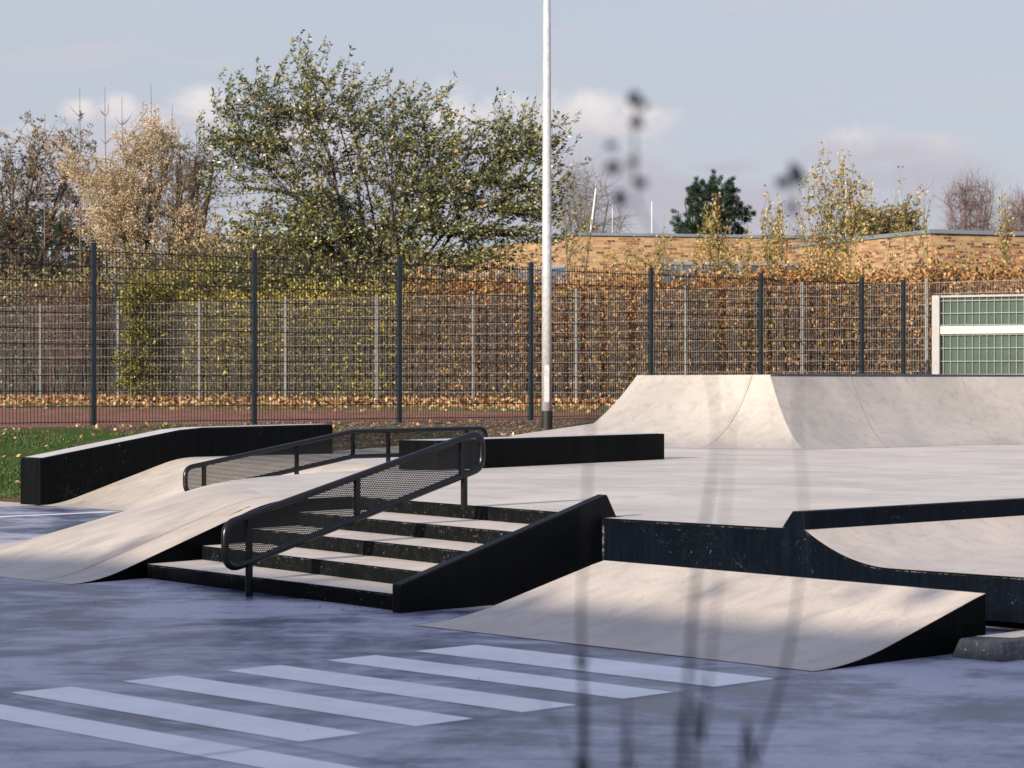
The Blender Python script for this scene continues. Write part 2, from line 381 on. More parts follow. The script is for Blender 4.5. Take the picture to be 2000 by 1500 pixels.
# ------------------------------------------------------------------ terrain
EDGE = [(-80, 23.3, 0), (12.9, 23.3, 0), (14, 21.2, 0), (17, 20.75, .38), (19.4, 22.1, .42), (22.6, 23.45, .47), (24.3, 23.45, .5), (25, 20.4, .5), (90, 20.4, .5)]
def edge(u):
    us = [e[0] for e in EDGE]
    return np.interp(u, us, [e[1] for e in EDGE]), np.interp(u, us, [e[2] for e in EDGE])
def sstep(t): t = np.clip(t, 0, 1); return t*t*(3-2*t)
def ground_z(X, Y):
    X = np.asarray(X, float); Y = np.asarray(Y, float)
    u = SB*X+CB*Y; v = -CB*X+SB*Y; g = .585*X+.811*Y
    ve, ze = edge(u)
    z = ze+(.65-ze)*sstep((v-ve)/(25.7-ve))
    z = np.where(v < ve, (ze+.05)*np.clip(1-(ve-v)/.4, 0, 1)-.05, z)
    z = np.where(u > 34, np.maximum(z, .65), z)
    z = np.where((v > 25.7), .65+.12*sstep((g-31)/7), z)
    bumpy = .012*np.sin(X*3.1+Y*1.7)+.01*np.sin(X*5.3-Y*4.1)
    return z+np.where((v > ve+.3) & (v < 25.4), bumpy, 0)
def axis(lo, hi, step, far):
    a = list(np.arange(lo, hi+1e-6, step)); b = [hi+step*1.6**k for k in range(1, 20) if hi+step*1.6**k < far]+[far]
    c = [lo-step*1.6**k for k in range(1, 20) if step*1.6**k-lo < far]+[-far]
    return np.array(sorted(set(c+a+b)))
xs = axis(-24, 24, .25, 2500); ys = axis(-2, 58, .25, 2500)
XX, YY = np.meshgrid(xs, ys); ZZ = ground_z(XX, YY)
nx = len(xs); idx = np.arange(len(xs)*len(ys)).reshape(len(ys), nx)
F = np.stack([idx[:-1, :-1], idx[:-1, 1:], idx[1:, 1:], idx[1:, :-1]], -1).reshape(-1, 4)
g = np_mesh('ground', np.stack([XX, YY, ZZ], -1).reshape(-1, 3), F, M['ground'], smooth=True)
props(g, kind='structure')

# ------------------------------------------------------------------ floor, deck
fl = pmesh_free('floor', [(2.6, -8, 0), (13.4, -8, 0), (13.4, 20.36, 0), (2.6, 20.36, 0)], [(0, 1, 2, 3)], M['floor'], (6, 6, 0)); quad_up(fl); props(fl, kind='structure')
pf = pmesh_free('pavement', [(2.6, 20.36, .002), (13.3, 20.36, .002), (13.3, 23.35, .002), (2.6, 23.35, .002)], [(0, 1, 2, 3)], M['pale'], (8, 21, 0)); quad_up(pf); props(pf, kind='structure')
stripe_u = [(4.66, 4.88), (5.09, 5.37), (5.61, 5.89), (6.13, 6.42), (6.67, 6.96), (7.19, 7.57)]
for a, b in stripe_u:
    va, vb = (4.9-6, 8.6-6) if a < 5 else (6.295-6, 8.075-6)
    o = mesh('painted_stripe', [(a-6, va, .0015), (b-6, va, .0015), (b-6, vb, .0015), (a-6, vb, .0015)], [(0, 1, 2, 3)], M['stripe'], fl, off=(0, 0, 0)); quad_up(o)
o = mesh('painted_line', [(2.7-6, 18.62-6, .0015), (13.07-6, 18.78-6, .0015), (13.0-6, 18.92-6, .0015), (2.7-6, 19.12-6, .0015)], [(0, 1, 2, 3)], M['stripe'], fl, off=(0, 0, 0)); quad_up(o)
# saw-cut joints of the floor
for a in ((2.7, 6.27, 7.9, 6.27), (2.7, 11.1, 8.3, 11.1), (5.0, -3, 5.0, 20)):
    du, dv = a[2]-a[0], a[3]-a[1]; L = math.hypot(du, dv); nu, nv = -dv/L*.003, du/L*.003
    o = mesh('floor_joint', [(a[0]+nu-6, a[1]+nv-6, .006), (a[2]+nu-6, a[3]+nv-6, .006), (a[2]-nu-6, a[3]-nv-6, .006), (a[0]-nu-6, a[1]-nv-6, .006)], [(0, 1, 2, 3)], M['pole_sleeve'], fl, off=(0, 0, 0)); quad_up(o)

foot = [(8.1, 12.19), (8.1, 12.9), (8.16, 13.6), (8.4, 14.3), (8.95, 15.0), (9.76, 15.63), (10.48, 16.01), (11.5, 16.45), (12.4, 16.9), (13.0, 17.3), (13.13, 17.7), (13.15, 18.3), (13.15, 19.3), (13.15, 20.33)]
crest = [(10.0, 12.43), (10.1, 12.80), (10.3, 13.15), (10.6, 13.65), (10.95, 14.2), (11.4, 14.85), (11.85, 15.3), (12.5, 15.7), (13.4, 16.0), (14.3, 16.3), (14.9, 16.9), (15.05, 17.7), (15.05, 19.0), (15.05, 20.33)]
NS = 6
footc, crestc = catmull(foot, NS), catmull(crest, NS)
deck_poly = [(9.86, 9.46), (9.86, 7.99), (34, 7.99), (34, 17.65), (21.75, 17.65), (21.15, 19.3), (20.95, 21), (22.6, 23.45), (19.4, 22.12), (17, 20.7), (15.05, 20.7)]
deck_poly += [tuple(p) for p in reversed(crestc)] + [(10.54, 12.49), (10.03, 9.46)]
dv_ = [(u, v, D) for u, v in deck_poly]
me = bpy.data.meshes.new('deck'); me.from_pydata([(a-15, b-14, 0) for a, b, c in dv_], [], [tuple(range(len(dv_)))])
bm = bmesh.new(); bm.from_mesh(me); bmesh.ops.triangulate(bm, faces=bm.faces)
for f in bm.faces:
    if f.normal.z < 0: f.normal_flip()
bm.to_mesh(me); bm.free()
dk = link('deck', me, M['deck']); dk.location = W(15, 14, D); dk.rotation_euler = (0, 0, R(44)); props(dk, kind='structure')
for a in ((10.1, 10.9, 30, 13.4), (14.0, 8.3, 14.0, 15.5), (19.0, 8.3, 19.0, 17.5)):
    du, dv = a[2]-a[0], a[3]-a[1]; L = math.hypot(du, dv); nu, nv = -dv/L*.004, du/L*.004
    o = mesh('deck_joint', [(a[0]+nu-15, a[1]+nv-14, .003), (a[2]+nu-15, a[3]+nv-14, .003), (a[2]-nu-15, a[3]-nv-14, .003), (a[0]-nu-15, a[1]-nv-14, .003)], [(0, 1, 2, 3)], M['joint'], dk, off=(0, 0, 0)); quad_up(o)
# rising apron beside the quarter pipe
ap = pmesh_free('concrete_apron', [(20.95, 21, .443), (22.6, 23.45, .50), (24.25, 23.45, .65), (23.2, 21, .70), (21.6, 21.0, .5)], [(0, 1, 2, 3, 4)], M['pale'], (21, 21, .44)); quad_up(ap)
props(ap, 'pale concrete apron sloping up beside the left foot of the tall quarter pipe', 'concrete apron')

# ------------------------------------------------------------------ curved bank on the left
def prof(t, a=.22, b=.22):
    tot = 1-a/2-b/2
    if t < a: z = t*t/(2*a)
    elif t < 1-b: z = t-a/2
    else:
        s = t-(1-b); z = 1-b-a/2+s-s*s/(2*b)
    return z/tot
bk = pthing('skate_bank', 'wide curved pale concrete bank rising from the floor beside the stairs', 'ramp', (10, 14, 0))
V = []; NT = 24
for p, q in zip(footc, crestc):
    for k in range(NT+1):
        t = k/NT; V.append((p[0]+(q[0]-p[0])*t, p[1]+(q[1]-p[1])*t, .002+(D-.002)*prof(t)))
n = len(footc); Fq = [(i*(NT+1)+k, (i+1)*(NT+1)+k, (i+1)*(NT+1)+k+1, i*(NT+1)+k+1) for i in range(n-1) for k in range(NT)]
o = mesh('bank_surface', V, Fq, M['ramp'], bk, smooth=True); quad_up(o)
side = [(8.1+1.9*k/NT, prof(k/NT)*D-.004) for k in range(NT+1)] + [(10.55, D-.004), (10.55, -.02)]
v_, f_ = prism(side, 12.192, 12.30); v_ = [(u, v+.1263*(u-8.1), z) for u, v, z in v_]; o = mesh('side_wall', v_, f_, M['black_clean'], bk)
def surf_strip(v0, wid=.008):          # joint running up the bank at distance v0 from its straight side
    V = []
    for k in range(NT+1):
        t = k/NT; z = .002+(D-.002)*prof(t)+.003
        V += [(8.1+1.9*t+(v0-12.19)*.1*t, v0+.22*t-wid/2, z), (8.1+1.9*t+(v0-12.19)*.1*t, v0+.22*t+wid/2, z)]
    return V, [(2*k, 2*k+2, 2*k+3, 2*k+1) for k in range(NT)]
v_, f_ = surf_strip(12.55, .008); o = mesh('expansion_joint', v_, f_, M['joint'], bk); quad_up(o)

# ------------------------------------------------------------------ stairs
stairs = pthing('staircase', 'five low black fronted steps with pale treads climbing to the deck', 'stairs', (9, 11, 0))
RU = [(8.39, 8.70), (8.72, 9.15), (9.11, 9.57), (9.52, 10.0), (10.03, 10.5)]     # riser lines: u at v=9.46 and at v=12.19
def ru(i, v): a, b = RU[i]; return a+(b-a)*(v-9.46)/(12.19-9.46)
V0 = 9.525
for i in range(5):
    z1 = RISE*(i+1); z0 = RISE*i-.02
    V1 = 12.188+.1263*(RU[i][1]-8.1); a0, a1 = ru(i, V0), ru(i, V1)
    th = .10
    o = mesh('riser', [(a0, V0, z0), (a1, V1, z0), (a1+th, V1, z0), (a0+th, V0, z0), (a0, V0, z1-.003), (a1, V1, z1-.003), (a1+th, V1, z1-.003), (a0+th, V0, z1-.003)],
             [(0, 3, 2, 1), (4, 5, 6, 7), (0, 1, 5, 4), (1, 2, 6, 5), (2, 3, 7, 6), (3, 0, 4, 7)], M['black_riser'], stairs, bev=.004)
    if i < 4:
        Vb = 12.188+.1263*(RU[i+1][1]-8.1); b0, b1 = ru(i+1, V0)+.01, ru(i+1, Vb)+.01
        o = mesh('tread', [(a0+.004, V0, z1), (a1+.004, V1, z1), (b1, Vb, z1), (b0, V0, z1)], [(0, 1, 2, 3)], M['tread'], stairs); quad_up(o)
for i in range(5):
    z1 = RISE*(i+1); V1 = 12.18+.1263*(RU[i][1]-8.1); a0, a1 = ru(i, V0)-.0015, ru(i, V1)-.0015
    mesh('chipped_edge', [(a0, V0, z1-.011), (a1, V1, z1-.011), (a1, V1, z1-.006), (a0, V0, z1-.006)], [(0, 1, 2, 3)], M['chip'], stairs)
# hubba ledge
v_, f_ = prism([(8.33, -.01), (8.33, .15), (9.89, .573), (9.97, D+.004), (9.97, -.01)], 9.462, 9.535)
hb = pmesh_free('stair_ledge', v_, f_, M['black_gloss'], (9, 9.5, 0), bev=.008)
props(hb, 'sloping black side ledge running up the right edge of the steps', 'ledge')

# ------------------------------------------------------------------ rounded rails
def rounded(pts, r=.09, n=6):
    out = []; m = len(pts)
    for i in range(m):
        p = Vector(pts[i]); a = Vector(pts[i-1]); b = Vector(pts[(i+1) % m])
        da, db = (a-p).normalized(), (b-p).normalized()
        ang = da.angle(db)
        if ang > 2.6: out.append(tuple(p)); continue
        k = r/math.tan(ang/2); k = min(k, (a-p).length*.45, (b-p).length*.45)
        s, e = p+da*k, p+db*k
        for j in range(n+1):
            t = j/n; out.append(tuple((1-t)**2*s+2*t*(1-t)*p+t*t*e))
    return out
def make_rail(name, label, base, v, loop, posts, inner):
    t = pthing(name, label, 'handrail', base)
    pts = rounded([(a, 0, b) for a, b in loop]); pts = [(p[0], v, p[2]) for p in pts]
    V, F = tube(pts, .0215, 12, closed=True); mesh('rail_tube', V, F, M['rail'], t, smooth=True)
    P2 = [(p[0], v, p[2]) for p in pts]
    n = len(P2); th = .0015
    mesh('mesh_panel', [(a, v, c) for a, _, c in P2], [tuple(range(n))], M['perf'], t)
    for (u, z0, z1) in posts:
        V, F = tube([(u, v, z0), (u, v, z1)], .0215, 12); mesh('post', V, F, M['rail'], t, smooth=False)
    for (u, z0, z1) in inner:
        v_, f_ = boxv(u-.016, u+.016, v-.012, v+.012, z0, z1); mesh('bracket', v_, f_, M['rail'], t)
    return t
top1 = lambda u: .448+.25*(u-8.36)
bot1 = lambda u: .187+.27*(u-8.37)
make_rail('handrail', 'black tube handrail with perforated infill climbing over the steps', (9.2, 10.83, 0), 10.83,
          [(8.22, bot1(8.22)), (10.2, bot1(10.2)), (10.2, top1(10.2)), (8.22, top1(8.22))],
          [(8.39, 0, bot1(8.39)), (10.05, D-.01, bot1(10.05))], [(8.39, bot1(8.39), top1(8.39)), (9.19, bot1(9.19), top1(9.19)), (10.03, bot1(10.03), top1(10.03))])
make_rail('handrail', 'black tube handrail with a bend, standing beyond the curved bank', (14, 16.9, .3), 16.9,
          [(12.40, .245), (14.29, .535), (15.97, .54), (15.97, .775), (14.29, .765), (12.40, .475)],
          [(13.63, .05, .44), (14.72, D-.02, .54), (15.7, D-.02, .54)], [(12.60, .275, .51), (13.63, .43, .66), (14.29, .535, .76), (14.72, .54, .77), (15.72, .54, .77)])

# ------------------------------------------------------------------ grind ledges
lg = pthing('grind_ledge', 'long black ledge with pale top, sloping up then level beside the grass', 'ledge', (14.5, 20.5, 0))
prf = [(13.15, -.01), (13.15, .462), (15.0, .738), (16.91, .757), (16.91, .3), (15.0, .3), (13.6, -.01)]
prf = [(13.15, -.01), (13.15, .462), (14.85, .718), (15.15, .741), (16.91, .757), (16.91, -.01)]
v_, f_ = prism(prf, 20.33, 20.69); mesh('ledge_body', v_, f_, M['black'], lg, bev=.018)
tp = [(13.19, .462+.0085), (14.85, .7235), (15.15, .745), (16.87, .7605)]
V = []
for u, z in tp: V += [(u, 20.352, z), (u, 20.668, z)]
mesh('ledge_top', V, [(2*i, 2*i+2, 2*i+3, 2*i+1) for i in range(3)], M['ledgetop'], lg)
def obox(P, ang, L, w, z0, z1, ins=0.0):
    c, s = math.cos(ang), math.sin(ang); pts = []
    for (a, b) in ((0, 0), (L, 0), (L, w), (0, w)): pts.append((P[0]+a*c-b*s, P[1]+a*s+b*c))
    return pts
lg2 = pthing('grind_ledge', 'straight low black ledge with pale top standing alone on the deck', 'ledge', (16, 16, D))
A2 = math.atan2(.195, .98)
P = obox((14.21, 15.66), A2, 3.86, .43, 0, 0)
mesh('ledge_body', [(a, b, D-.01) for a, b in P]+[(a, b, .70) for a, b in P], [(0, 3, 2, 1), (4, 5, 6, 7), (0, 1, 5, 4), (1, 2, 6, 5), (2, 3, 7, 6), (3, 0, 4, 7)], M['black_clean'], lg2, bev=.012)
P = obox((14.21+.02, 15.66+.03), A2, 3.81, .385, 0, 0)
o = mesh('ledge_top', [(a, b, .7025) for a, b in P], [(0, 1, 2, 3)], M['ledgetop'], lg2); quad_up(o)

# ------------------------------------------------------------------ kicker ramp in front
kr = pthing('kicker_ramp', 'broad pale concrete kicker ramp with black sides in front of the black wall', 'ramp', (8.5, 7.6, 0))
NK = 16; V = []; kf = [(7.87, 6.34), (7.95, 8.93)]; kt = [(9.10, 6.34), (9.33, 8.95)]; KH = .253
def kprof(t): return prof(t, .42, .02)
for j in range(9):
    s = j/8; a = [kf[0][i]+(kf[1][i]-kf[0][i])*s for i in (0, 1)]; b = [kt[0][i]+(kt[1][i]-kt[0][i])*s for i in (0, 1)]
    for k in range(NK+1):
        t = k/NK; V.append((a[0]+(b[0]-a[0])*t, a[1]+(b[1]-a[1])*t, .003+(KH-.003)*kprof(t)))
o = mesh('ramp_surface', V, [(j*(NK+1)+k, (j+1)*(NK+1)+k, (j+1)*(NK+1)+k+1, j*(NK+1)+k+1) for j in range(8) for k in range(NK)], M['ramp'], kr, smooth=True); quad_up(o)
sd = [(7.87+1.23*k/NK, .001+(KH-.004)*kprof(k/NK)) for k in range(NK+1)]
V = [(u, 6.34, z) for u, z in sd]+[(u, 6.34, -.01) for u, z in sd]
V += [(9.10, 6.34, KH-.003), (9.33, 8.95, KH-.003), (9.33, 8.95, -.01), (9.10, 6.34, -.01)]
n = NK+1; mesh('ramp_side', V, [(k, k+1, n+k+1, n+k) for k in range(NK)]+[(2*n, 2*n+1, 2*n+2, 2*n+3)], M['black_clean'], kr)
sd = [(7.95+1.38*k/NK, .001+(KH-.004)*kprof(k/NK)) for k in range(NK+1)]
V = [(u, 8.95, z) for u, z in sd]+[(u, 8.95, -.01) for u, z in sd]
mesh('ramp_side', V, [(k, k+1, n+k+1, n+k) for k in range(NK)], M['black_clean'], kr)

# ------------------------------------------------------------------ platform wall, quarter curve, edge beam
pw = pthing('platform_wall', 'dark scuffed retaining wall under the deck, curving down to a lower platform', 'wall', (10, 8, 0))
LOW = .262
curve = [(7.99, D-.006)] + [(7.99-.56*t, D-.006-(D-.006-LOW)*(1-(1-t)**2.0)) for t in [k/14 for k in range(1, 15)]] + [(3.0, LOW)]
# main face u = 9.84, from the hubba to v = 7.99
V = [(9.84, 9.461, -.01), (9.84, 7.992, -.01), (9.84, 7.992, D-.004), (9.84, 9.461, D-.004)]
v_, f_ = boxv(9.84, 9.96, 7.992, 9.461, -.01, D-.004); mesh('wall_face', v_, f_, M['black_worn'], pw, bev=.004)
mesh('chipped_edge', [(9.8385, 9.437, .0), (9.8385, 9.451, .0), (9.8385, 9.451, D-.008), (9.8385, 9.437, D-.008)], [(0, 1, 2, 3)], M['chip'], pw)
mesh('chipped_edge', [(9.8385, 8.2, D-.013), (9.8385, 9.44, D-.013), (9.8385, 9.44, D-.008), (9.8385, 8.2, D-.008)], [(0, 1, 2, 3)], M['chip'], pw)
n = len(curve)
mesh('chipped_edge', [(9.8385, v, z-.007) for v, z in curve]+[(9.8385, v, z-.002) for v, z in curve], [(k, k+1, n+k+1, n+k) for k in range(n-1)], M['chip'], pw)
V = [(9.84, v, z) for v, z in curve]+[(9.84, v, .045) for v, z in curve]+[(9.98, v, z) for v, z in curve]+[(9.98, v, .045) for v, z in curve]
Fq = [(k, k+1, n+k+1, n+k) for k in range(n-1)]+[(n+k, n+k+1, 3*n+k+1, 3*n+k) for k in range(n-1)]
o = mesh('curved_face', V, Fq, M['black_worn'], pw)
v_, f_ = boxv(10.18, 10.24, 3.0, 7.9, -.01, LOW-.01); mesh('toe_recess', v_, f_, M['black_clean'], pw)
V = []
for v, z in curve: V += [(9.842, v, z+.005), (34, v, z+.005)]
o = mesh('curved_surface', V, [(2*k, 2*k+1, 2*k+3, 2*k+2) for k in range(n-1)], M['pale'], pw, smooth=False); quad_up(o)
prf = [(7.985, D-.01), (8.0, .532), (8.075, .532), (8.15, D-.002), (8.15, D-.02), (7.985, D-.02)]
V = [(9.845, v, z) for v, z in prf]+[(34, v, z) for v, z in prf]; n = len(prf)
bb = pmesh_free('edge_beam', V, [tuple(range(n)), tuple(range(2*n-1, n-1, -1))]+[(i, (i+1) % n, n+(i+1) % n, n+i) for i in range(n)], M['black_worn'], (10, 8, D), bev=.006)
props(bb, 'low chipped black beam with slanted end along the edge above the lower platform', 'kerb')

# ------------------------------------------------------------------ low kerb blocks
def kerb_block(label, u0, v0, L, w, h):
    t = pthing('kerb_block', label, 'kerb', (u0+.3, v0+w/2, 0), 'low grey kerb blocks on the floor')
    i = .03
    b = [(u0, v0), (u0+L, v0), (u0+L, v0+w), (u0, v0+w)]; tt = [(u0+i, v0+i), (u0+L, v0+i), (u0+L, v0+w-i), (u0+i, v0+w-i)]
    mesh('block_body', [(a, c, -.01) for a, c in b]+[(a, c, h) for a, c in tt], [(0, 3, 2, 1), (4, 5, 6, 7), (0, 1, 5, 4), (1, 2, 6, 5), (2, 3, 7, 6), (3, 0, 4, 7)], M['worn_grey'], t, bev=.006)
    o = mesh('block_top', [(u0+.19, v0+i+.045, h+.003), (u0+L, v0+i+.045, h+.003), (u0+L, v0+w-i-.02, h+.003), (u0+.12, v0+w-i-.02, h+.003)], [(0, 1, 2, 3)], M['ramp'], t); quad_up(o)
    return t
kerb_block('scuffed low grey kerb block beside the right end of the kicker ramp', 8.73, 5.99, 4.0, .28, .083)
kerb_block('end of a low grey kerb block peeping out behind the kicker ramp', 9.06, 9.10, .6, .2, .083)

# ------------------------------------------------------------------ quarter pipe
qp = pthing('quarter_pipe', 'tall pale concrete quarter pipe with a hipped corner at the back of the deck', 'ramp', (22, 18, D))
TOPZ = 1.312
lf = catmull([(21.7, 17.6), (21.42, 18.4), (21.15, 19.3), (20.98, 20.2), (20.9, 21.0)], 4)
lt = [(22.5, 18.8+(21.0-18.8)*k/(len(lf)-1)) for k in range(len(lf))]
rf = catmull([(21.7, 17.6), (22.7, 17.6), (23.7, 17.6), (24.8, 17.5), (26, 17.15), (27, 16.4), (27.6, 15.4), (27.9, 13.5)], 5)
rt = catmull([(22.5, 18.8), (23.6, 18.8), (24.8, 18.8), (26.2, 18.65), (27.6, 18.1), (28.8, 17), (29.4, 15.6), (29.6, 13.5)], 5)
def loft(A, B, p, nt=20):
    V = []
    for a, b in zip(A, B):
        for k in range(nt+1):
            t = k/nt; V.append((a[0]+(b[0]-a[0])*t, a[1]+(b[1]-a[1])*t, D+.002+(TOPZ-D-.002)*p(t)))
    n = len(A)
    return V, [(i*(nt+1)+k, (i+1)*(nt+1)+k, (i+1)*(nt+1)+k+1, i*(nt+1)+k+1) for i in range(n-1) for k in range(nt)]
qprof = lambda t: .15*t+.85*(t**1.9) if t < 1 else 1
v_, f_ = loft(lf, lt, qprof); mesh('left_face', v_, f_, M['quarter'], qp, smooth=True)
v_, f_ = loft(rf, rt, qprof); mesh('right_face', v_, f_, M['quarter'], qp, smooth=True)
# top deck and back walls
outer = [(22.5, 21.0)] + [tuple(p) for p in [(22.5, 18.8)]] + [tuple(p) for p in rt[1:]] + [(31.5, 13.5), (31.2, 16.5), (30.0, 19.0), (27.5, 20.3), (24.3, 20.4), (24.3, 21.0)]
n = len(outer)
mesh('top_slab', [(a, b, TOPZ-.004) for a, b in outer]+[(a, b, D-.1) for a, b in outer], [tuple(range(n))]+[(i, (i+1) % n, n+(i+1) % n, n+i) for i in range(n)], M['pale'], qp)
V, F = tube([(a-.0, b-.0, TOPZ-.006) for a, b in rt], .022, 8); mesh('coping', V, F, M['steel_coping'], qp, smooth=True)
pr = [(20.9+1.6*k/20, D+(TOPZ-D)*qprof(k/20)) for k in range(21)]
V = [(u, 21.0, z) for u, z in pr]+[(u, 21.0, D-.02) for u, z in pr]
mesh('end_wall', V, [(k, k+1, 22+k, 21+k) for k in range(20)], M['pale'], qp)
def qjoint(a, b, wid=.008):
    V = []
    d = np.array(b)-np.array(a); d = d/np.linalg.norm(d); nrm = np.array([-d[1], d[0]])*wid/2
    for k in range(21):
        t = k/20; c = np.array(a)+(np.array(b)-np.array(a))*t; z = D+.002+(TOPZ-D)*qprof(t)
        V += [(c[0]+nrm[0], c[1]+nrm[1], z+.006), (c[0]-nrm[0], c[1]-nrm[1], z+.006)]
    mesh('expansion_joint', V, [(2*k, 2*k+2, 2*k+3, 2*k+1) for k in range(20)], M['joint'], qp)
qjoint(lf[6]-np.array([.004, 0]), np.array(lt[2])-np.array([.01, 0]))
qjoint(rf[8], rt[7]); qjoint(rf[17], rt[15])

# ------------------------------------------------------------------ lamp post
lx, ly = .492, 34.0; lz = float(ground_z(lx, ly))-.02
lp = thing('lamp_post', 'tall galvanised lamp pole with a black sleeve at its foot', 'lamp post', (lx, ly, lz))
V, F = tube([(0, 0, .29), (0, 0, 2.5), (0, 0, 5.0), (0, 0, 9.0)], [.073, .067, .057, .040], 32, caps=True); mesh('pole', V, F, M['pole'], lp, smooth=True)
V, F = tube([(0, 0, 0), (0, 0, .30)], [.078, .077], 32); mesh('base_sleeve', V, F, M['pole_sleeve'], lp)
V, F = tube([(0, 0, 9.0), (.05, -.1, 9.15), (.3, -.5, 9.25)], .035, 10); mesh('arm', V, F, M['pole'], lp, smooth=True)
v_, f_ = boxv(.18, .46, -1.15, -.4, 9.2, 9.32); mesh('lamp_head', v_, f_, M['fence_dark'], lp, bev=.03)
v_, f_ = boxv(-.035, .035, -.0775, -.066, .42, .95); mesh('service_door', v_, f_, M['pole'], lp, bev=.004)

# ------------------------------------------------------------------ fences
def bars(L, H, z0, nv, hz, r=.003, rh=.004, both=True):
    parts = []
    for i in range(nv+1):
        x = i*L/nv; parts.append(boxv(x-r, x+r, -r, r, z0, z0+H))
    for z in hz:
        parts.append(boxv(0, L, -r-2*rh, -r, z-rh, z+rh))
        if both: parts.append(boxv(0, L, r, r+2*rh, z-rh, z+rh))
    return join(parts)
def post_mesh(w, d, z0, z1): return boxv(-w/2, w/2, -d/2, d/2, z0, z1)
def build_fence(name, label, p0, direction, L, n, H, zb, mpost, mwire, pw_, pd, nv, r, rh, skip=(), gz=True, off=.0):
    ang = math.atan2(direction[1], direction[0])
    t = thing(name, label, 'fence', (p0[0], p0[1], zb), ang)
    hz = [.06+.2*k for k in range(int((H-.03)/.2)+1)]
    pv, pf_ = post_mesh(pw_, pd, -.1, H+.06)
    pan = bars(L, H-.02, .03, nv, hz, r, rh)
    first_p = first_w = None
    cap = boxv(-pw_/2-.002, pw_/2+.002, -pd/2-.002, pd/2+.002, H+.06, H+.068)
    clips = [boxv(-pw_/2-.008, -pw_/2, -.02, .02, z-.015, z+.015) for z in hz]
    pv, pf_ = join([(pv, pf_), cap]+clips)
    for i in range(n+1):
        x = i*L
        if first_p is None:
            first_p = mesh('post', pv, pf_, mpost, t); q = first_p
        else:
            q = first_p.copy(); col.objects.link(q); q.parent = t
        q.location = (x, 0, 0)
        if i < n and i not in skip:
            if first_w is None:
                first_w = mesh('mesh_panel', *pan, mwire, t); q = first_w
            else:
                q = first_w.copy(); col.objects.link(q); q.parent = t
            q.location = (x, -pd/2-.005-off, 0)
    return t
a0 = np.array([-5.39, 31.0]); a6 = np.array([5.96, 41.0]); dr = (a6-a0)/np.linalg.norm(a6-a0); LF = float(np.linalg.norm(a6-a0)/6)
build_fence('mesh_fence', 'dark double wire mesh fence with anthracite posts behind the skate park', a0-dr*LF, dr, LF, 7, 2.30, .65, M['fence_dark'], M['wire_dark'], .062, .05, 50, .0030, .0055, off=-.05)
cend = a6+dr*1.05
V = None
# short closing bay of the dark fence up to the corner post
t = thing('mesh_fence', 'short dark closing bay of fence ending at the corner post', 'fence', (a6[0], a6[1], .65), math.atan2(dr[1], dr[0]))
hz = [.06+.2*k for k in range(12)]
mesh('mesh_panel', *bars(1.1, 2.28, .03, 22, hz, .0028, .004), M['wire_dark'], t)
v_, f_ = boxv(1.07, 1.13, -.03, .03, -.1, 2.36); mesh('post', v_, f_, M['fence_dark'], t)
g0 = np.array([-11.15, 56.95]); g1 = np.array([5.43, 45.0]); dg = (g1-g0)/np.linalg.norm(g1-g0)
LG = float(np.linalg.norm(g1-g0)/8)
build_fence('mesh_fence', 'silvery galvanised mesh fence in front of the brown hedge beyond the track', g0-dg*LG, dg, LG, 12, 2.27, .77, M['galv'], M['galv'], .06, .04, 50, .0023, .0038)

# ------------------------------------------------------------------ green court panel
gp0 = np.array([*px(1830, 0, 36.0)[:2]]); gp1 = np.array([*px(2000, 0, 35.4)[:2]]); dgp = (gp1-gp0)/np.linalg.norm(gp1-gp0)
ct = thing('court_wall', 'green boarded ball court side with pale frame and wire grid', 'court wall', (gp0[0], gp0[1], .55), math.atan2(dgp[1], dgp[0]))
zt = float(px(0, 577, 36)[2])-.55
v_, f_ = boxv(-.06, .06, -.07, .07, -.1, zt); mesh('post', v_, f_, M['galv_bright'], ct, bev=.006)
q = mesh('post', *boxv(4.94, 5.06, -.07, .07, -.1, zt), M['galv_bright'], ct, bev=.006)
zm = float(px(0, 645, 36)[2])-.55
v_, f_ = boxv(.062, 4.94, -.045, .045, zm-.06, zm+.06); mesh('middle_beam', v_, f_, M['white_beam'], ct, bev=.004)
v_, f_ = boxv(.062, 4.94, -.03, .03, zt-.035, zt-.002); mesh('top_rail', v_, f_, M['galv_bright'], ct, bev=.004)
v_, f_ = boxv(.062, 4.94, .03, .05, .05, zt-.04); mesh('green_board', v_, f_, M['green_board'], ct)
parts = []
for k in range(44): x = .1+k*.111; parts += [boxv(x-.003, x+.003, -.012, -.006, zm+.07, zt-.04), boxv(x-.003, x+.003, -.012, -.006, .05, zm-.07)]
for z in [zm-.27-.195*k for k in range(5)]+[zm+.25, zm+.435, zm-.075, zm+.075]: parts.append(boxv(.065, 4.94, -.022, -.0125, z-.004, z+.004))
mesh('wire_grid', *join(parts), M['galv_bright'], ct)

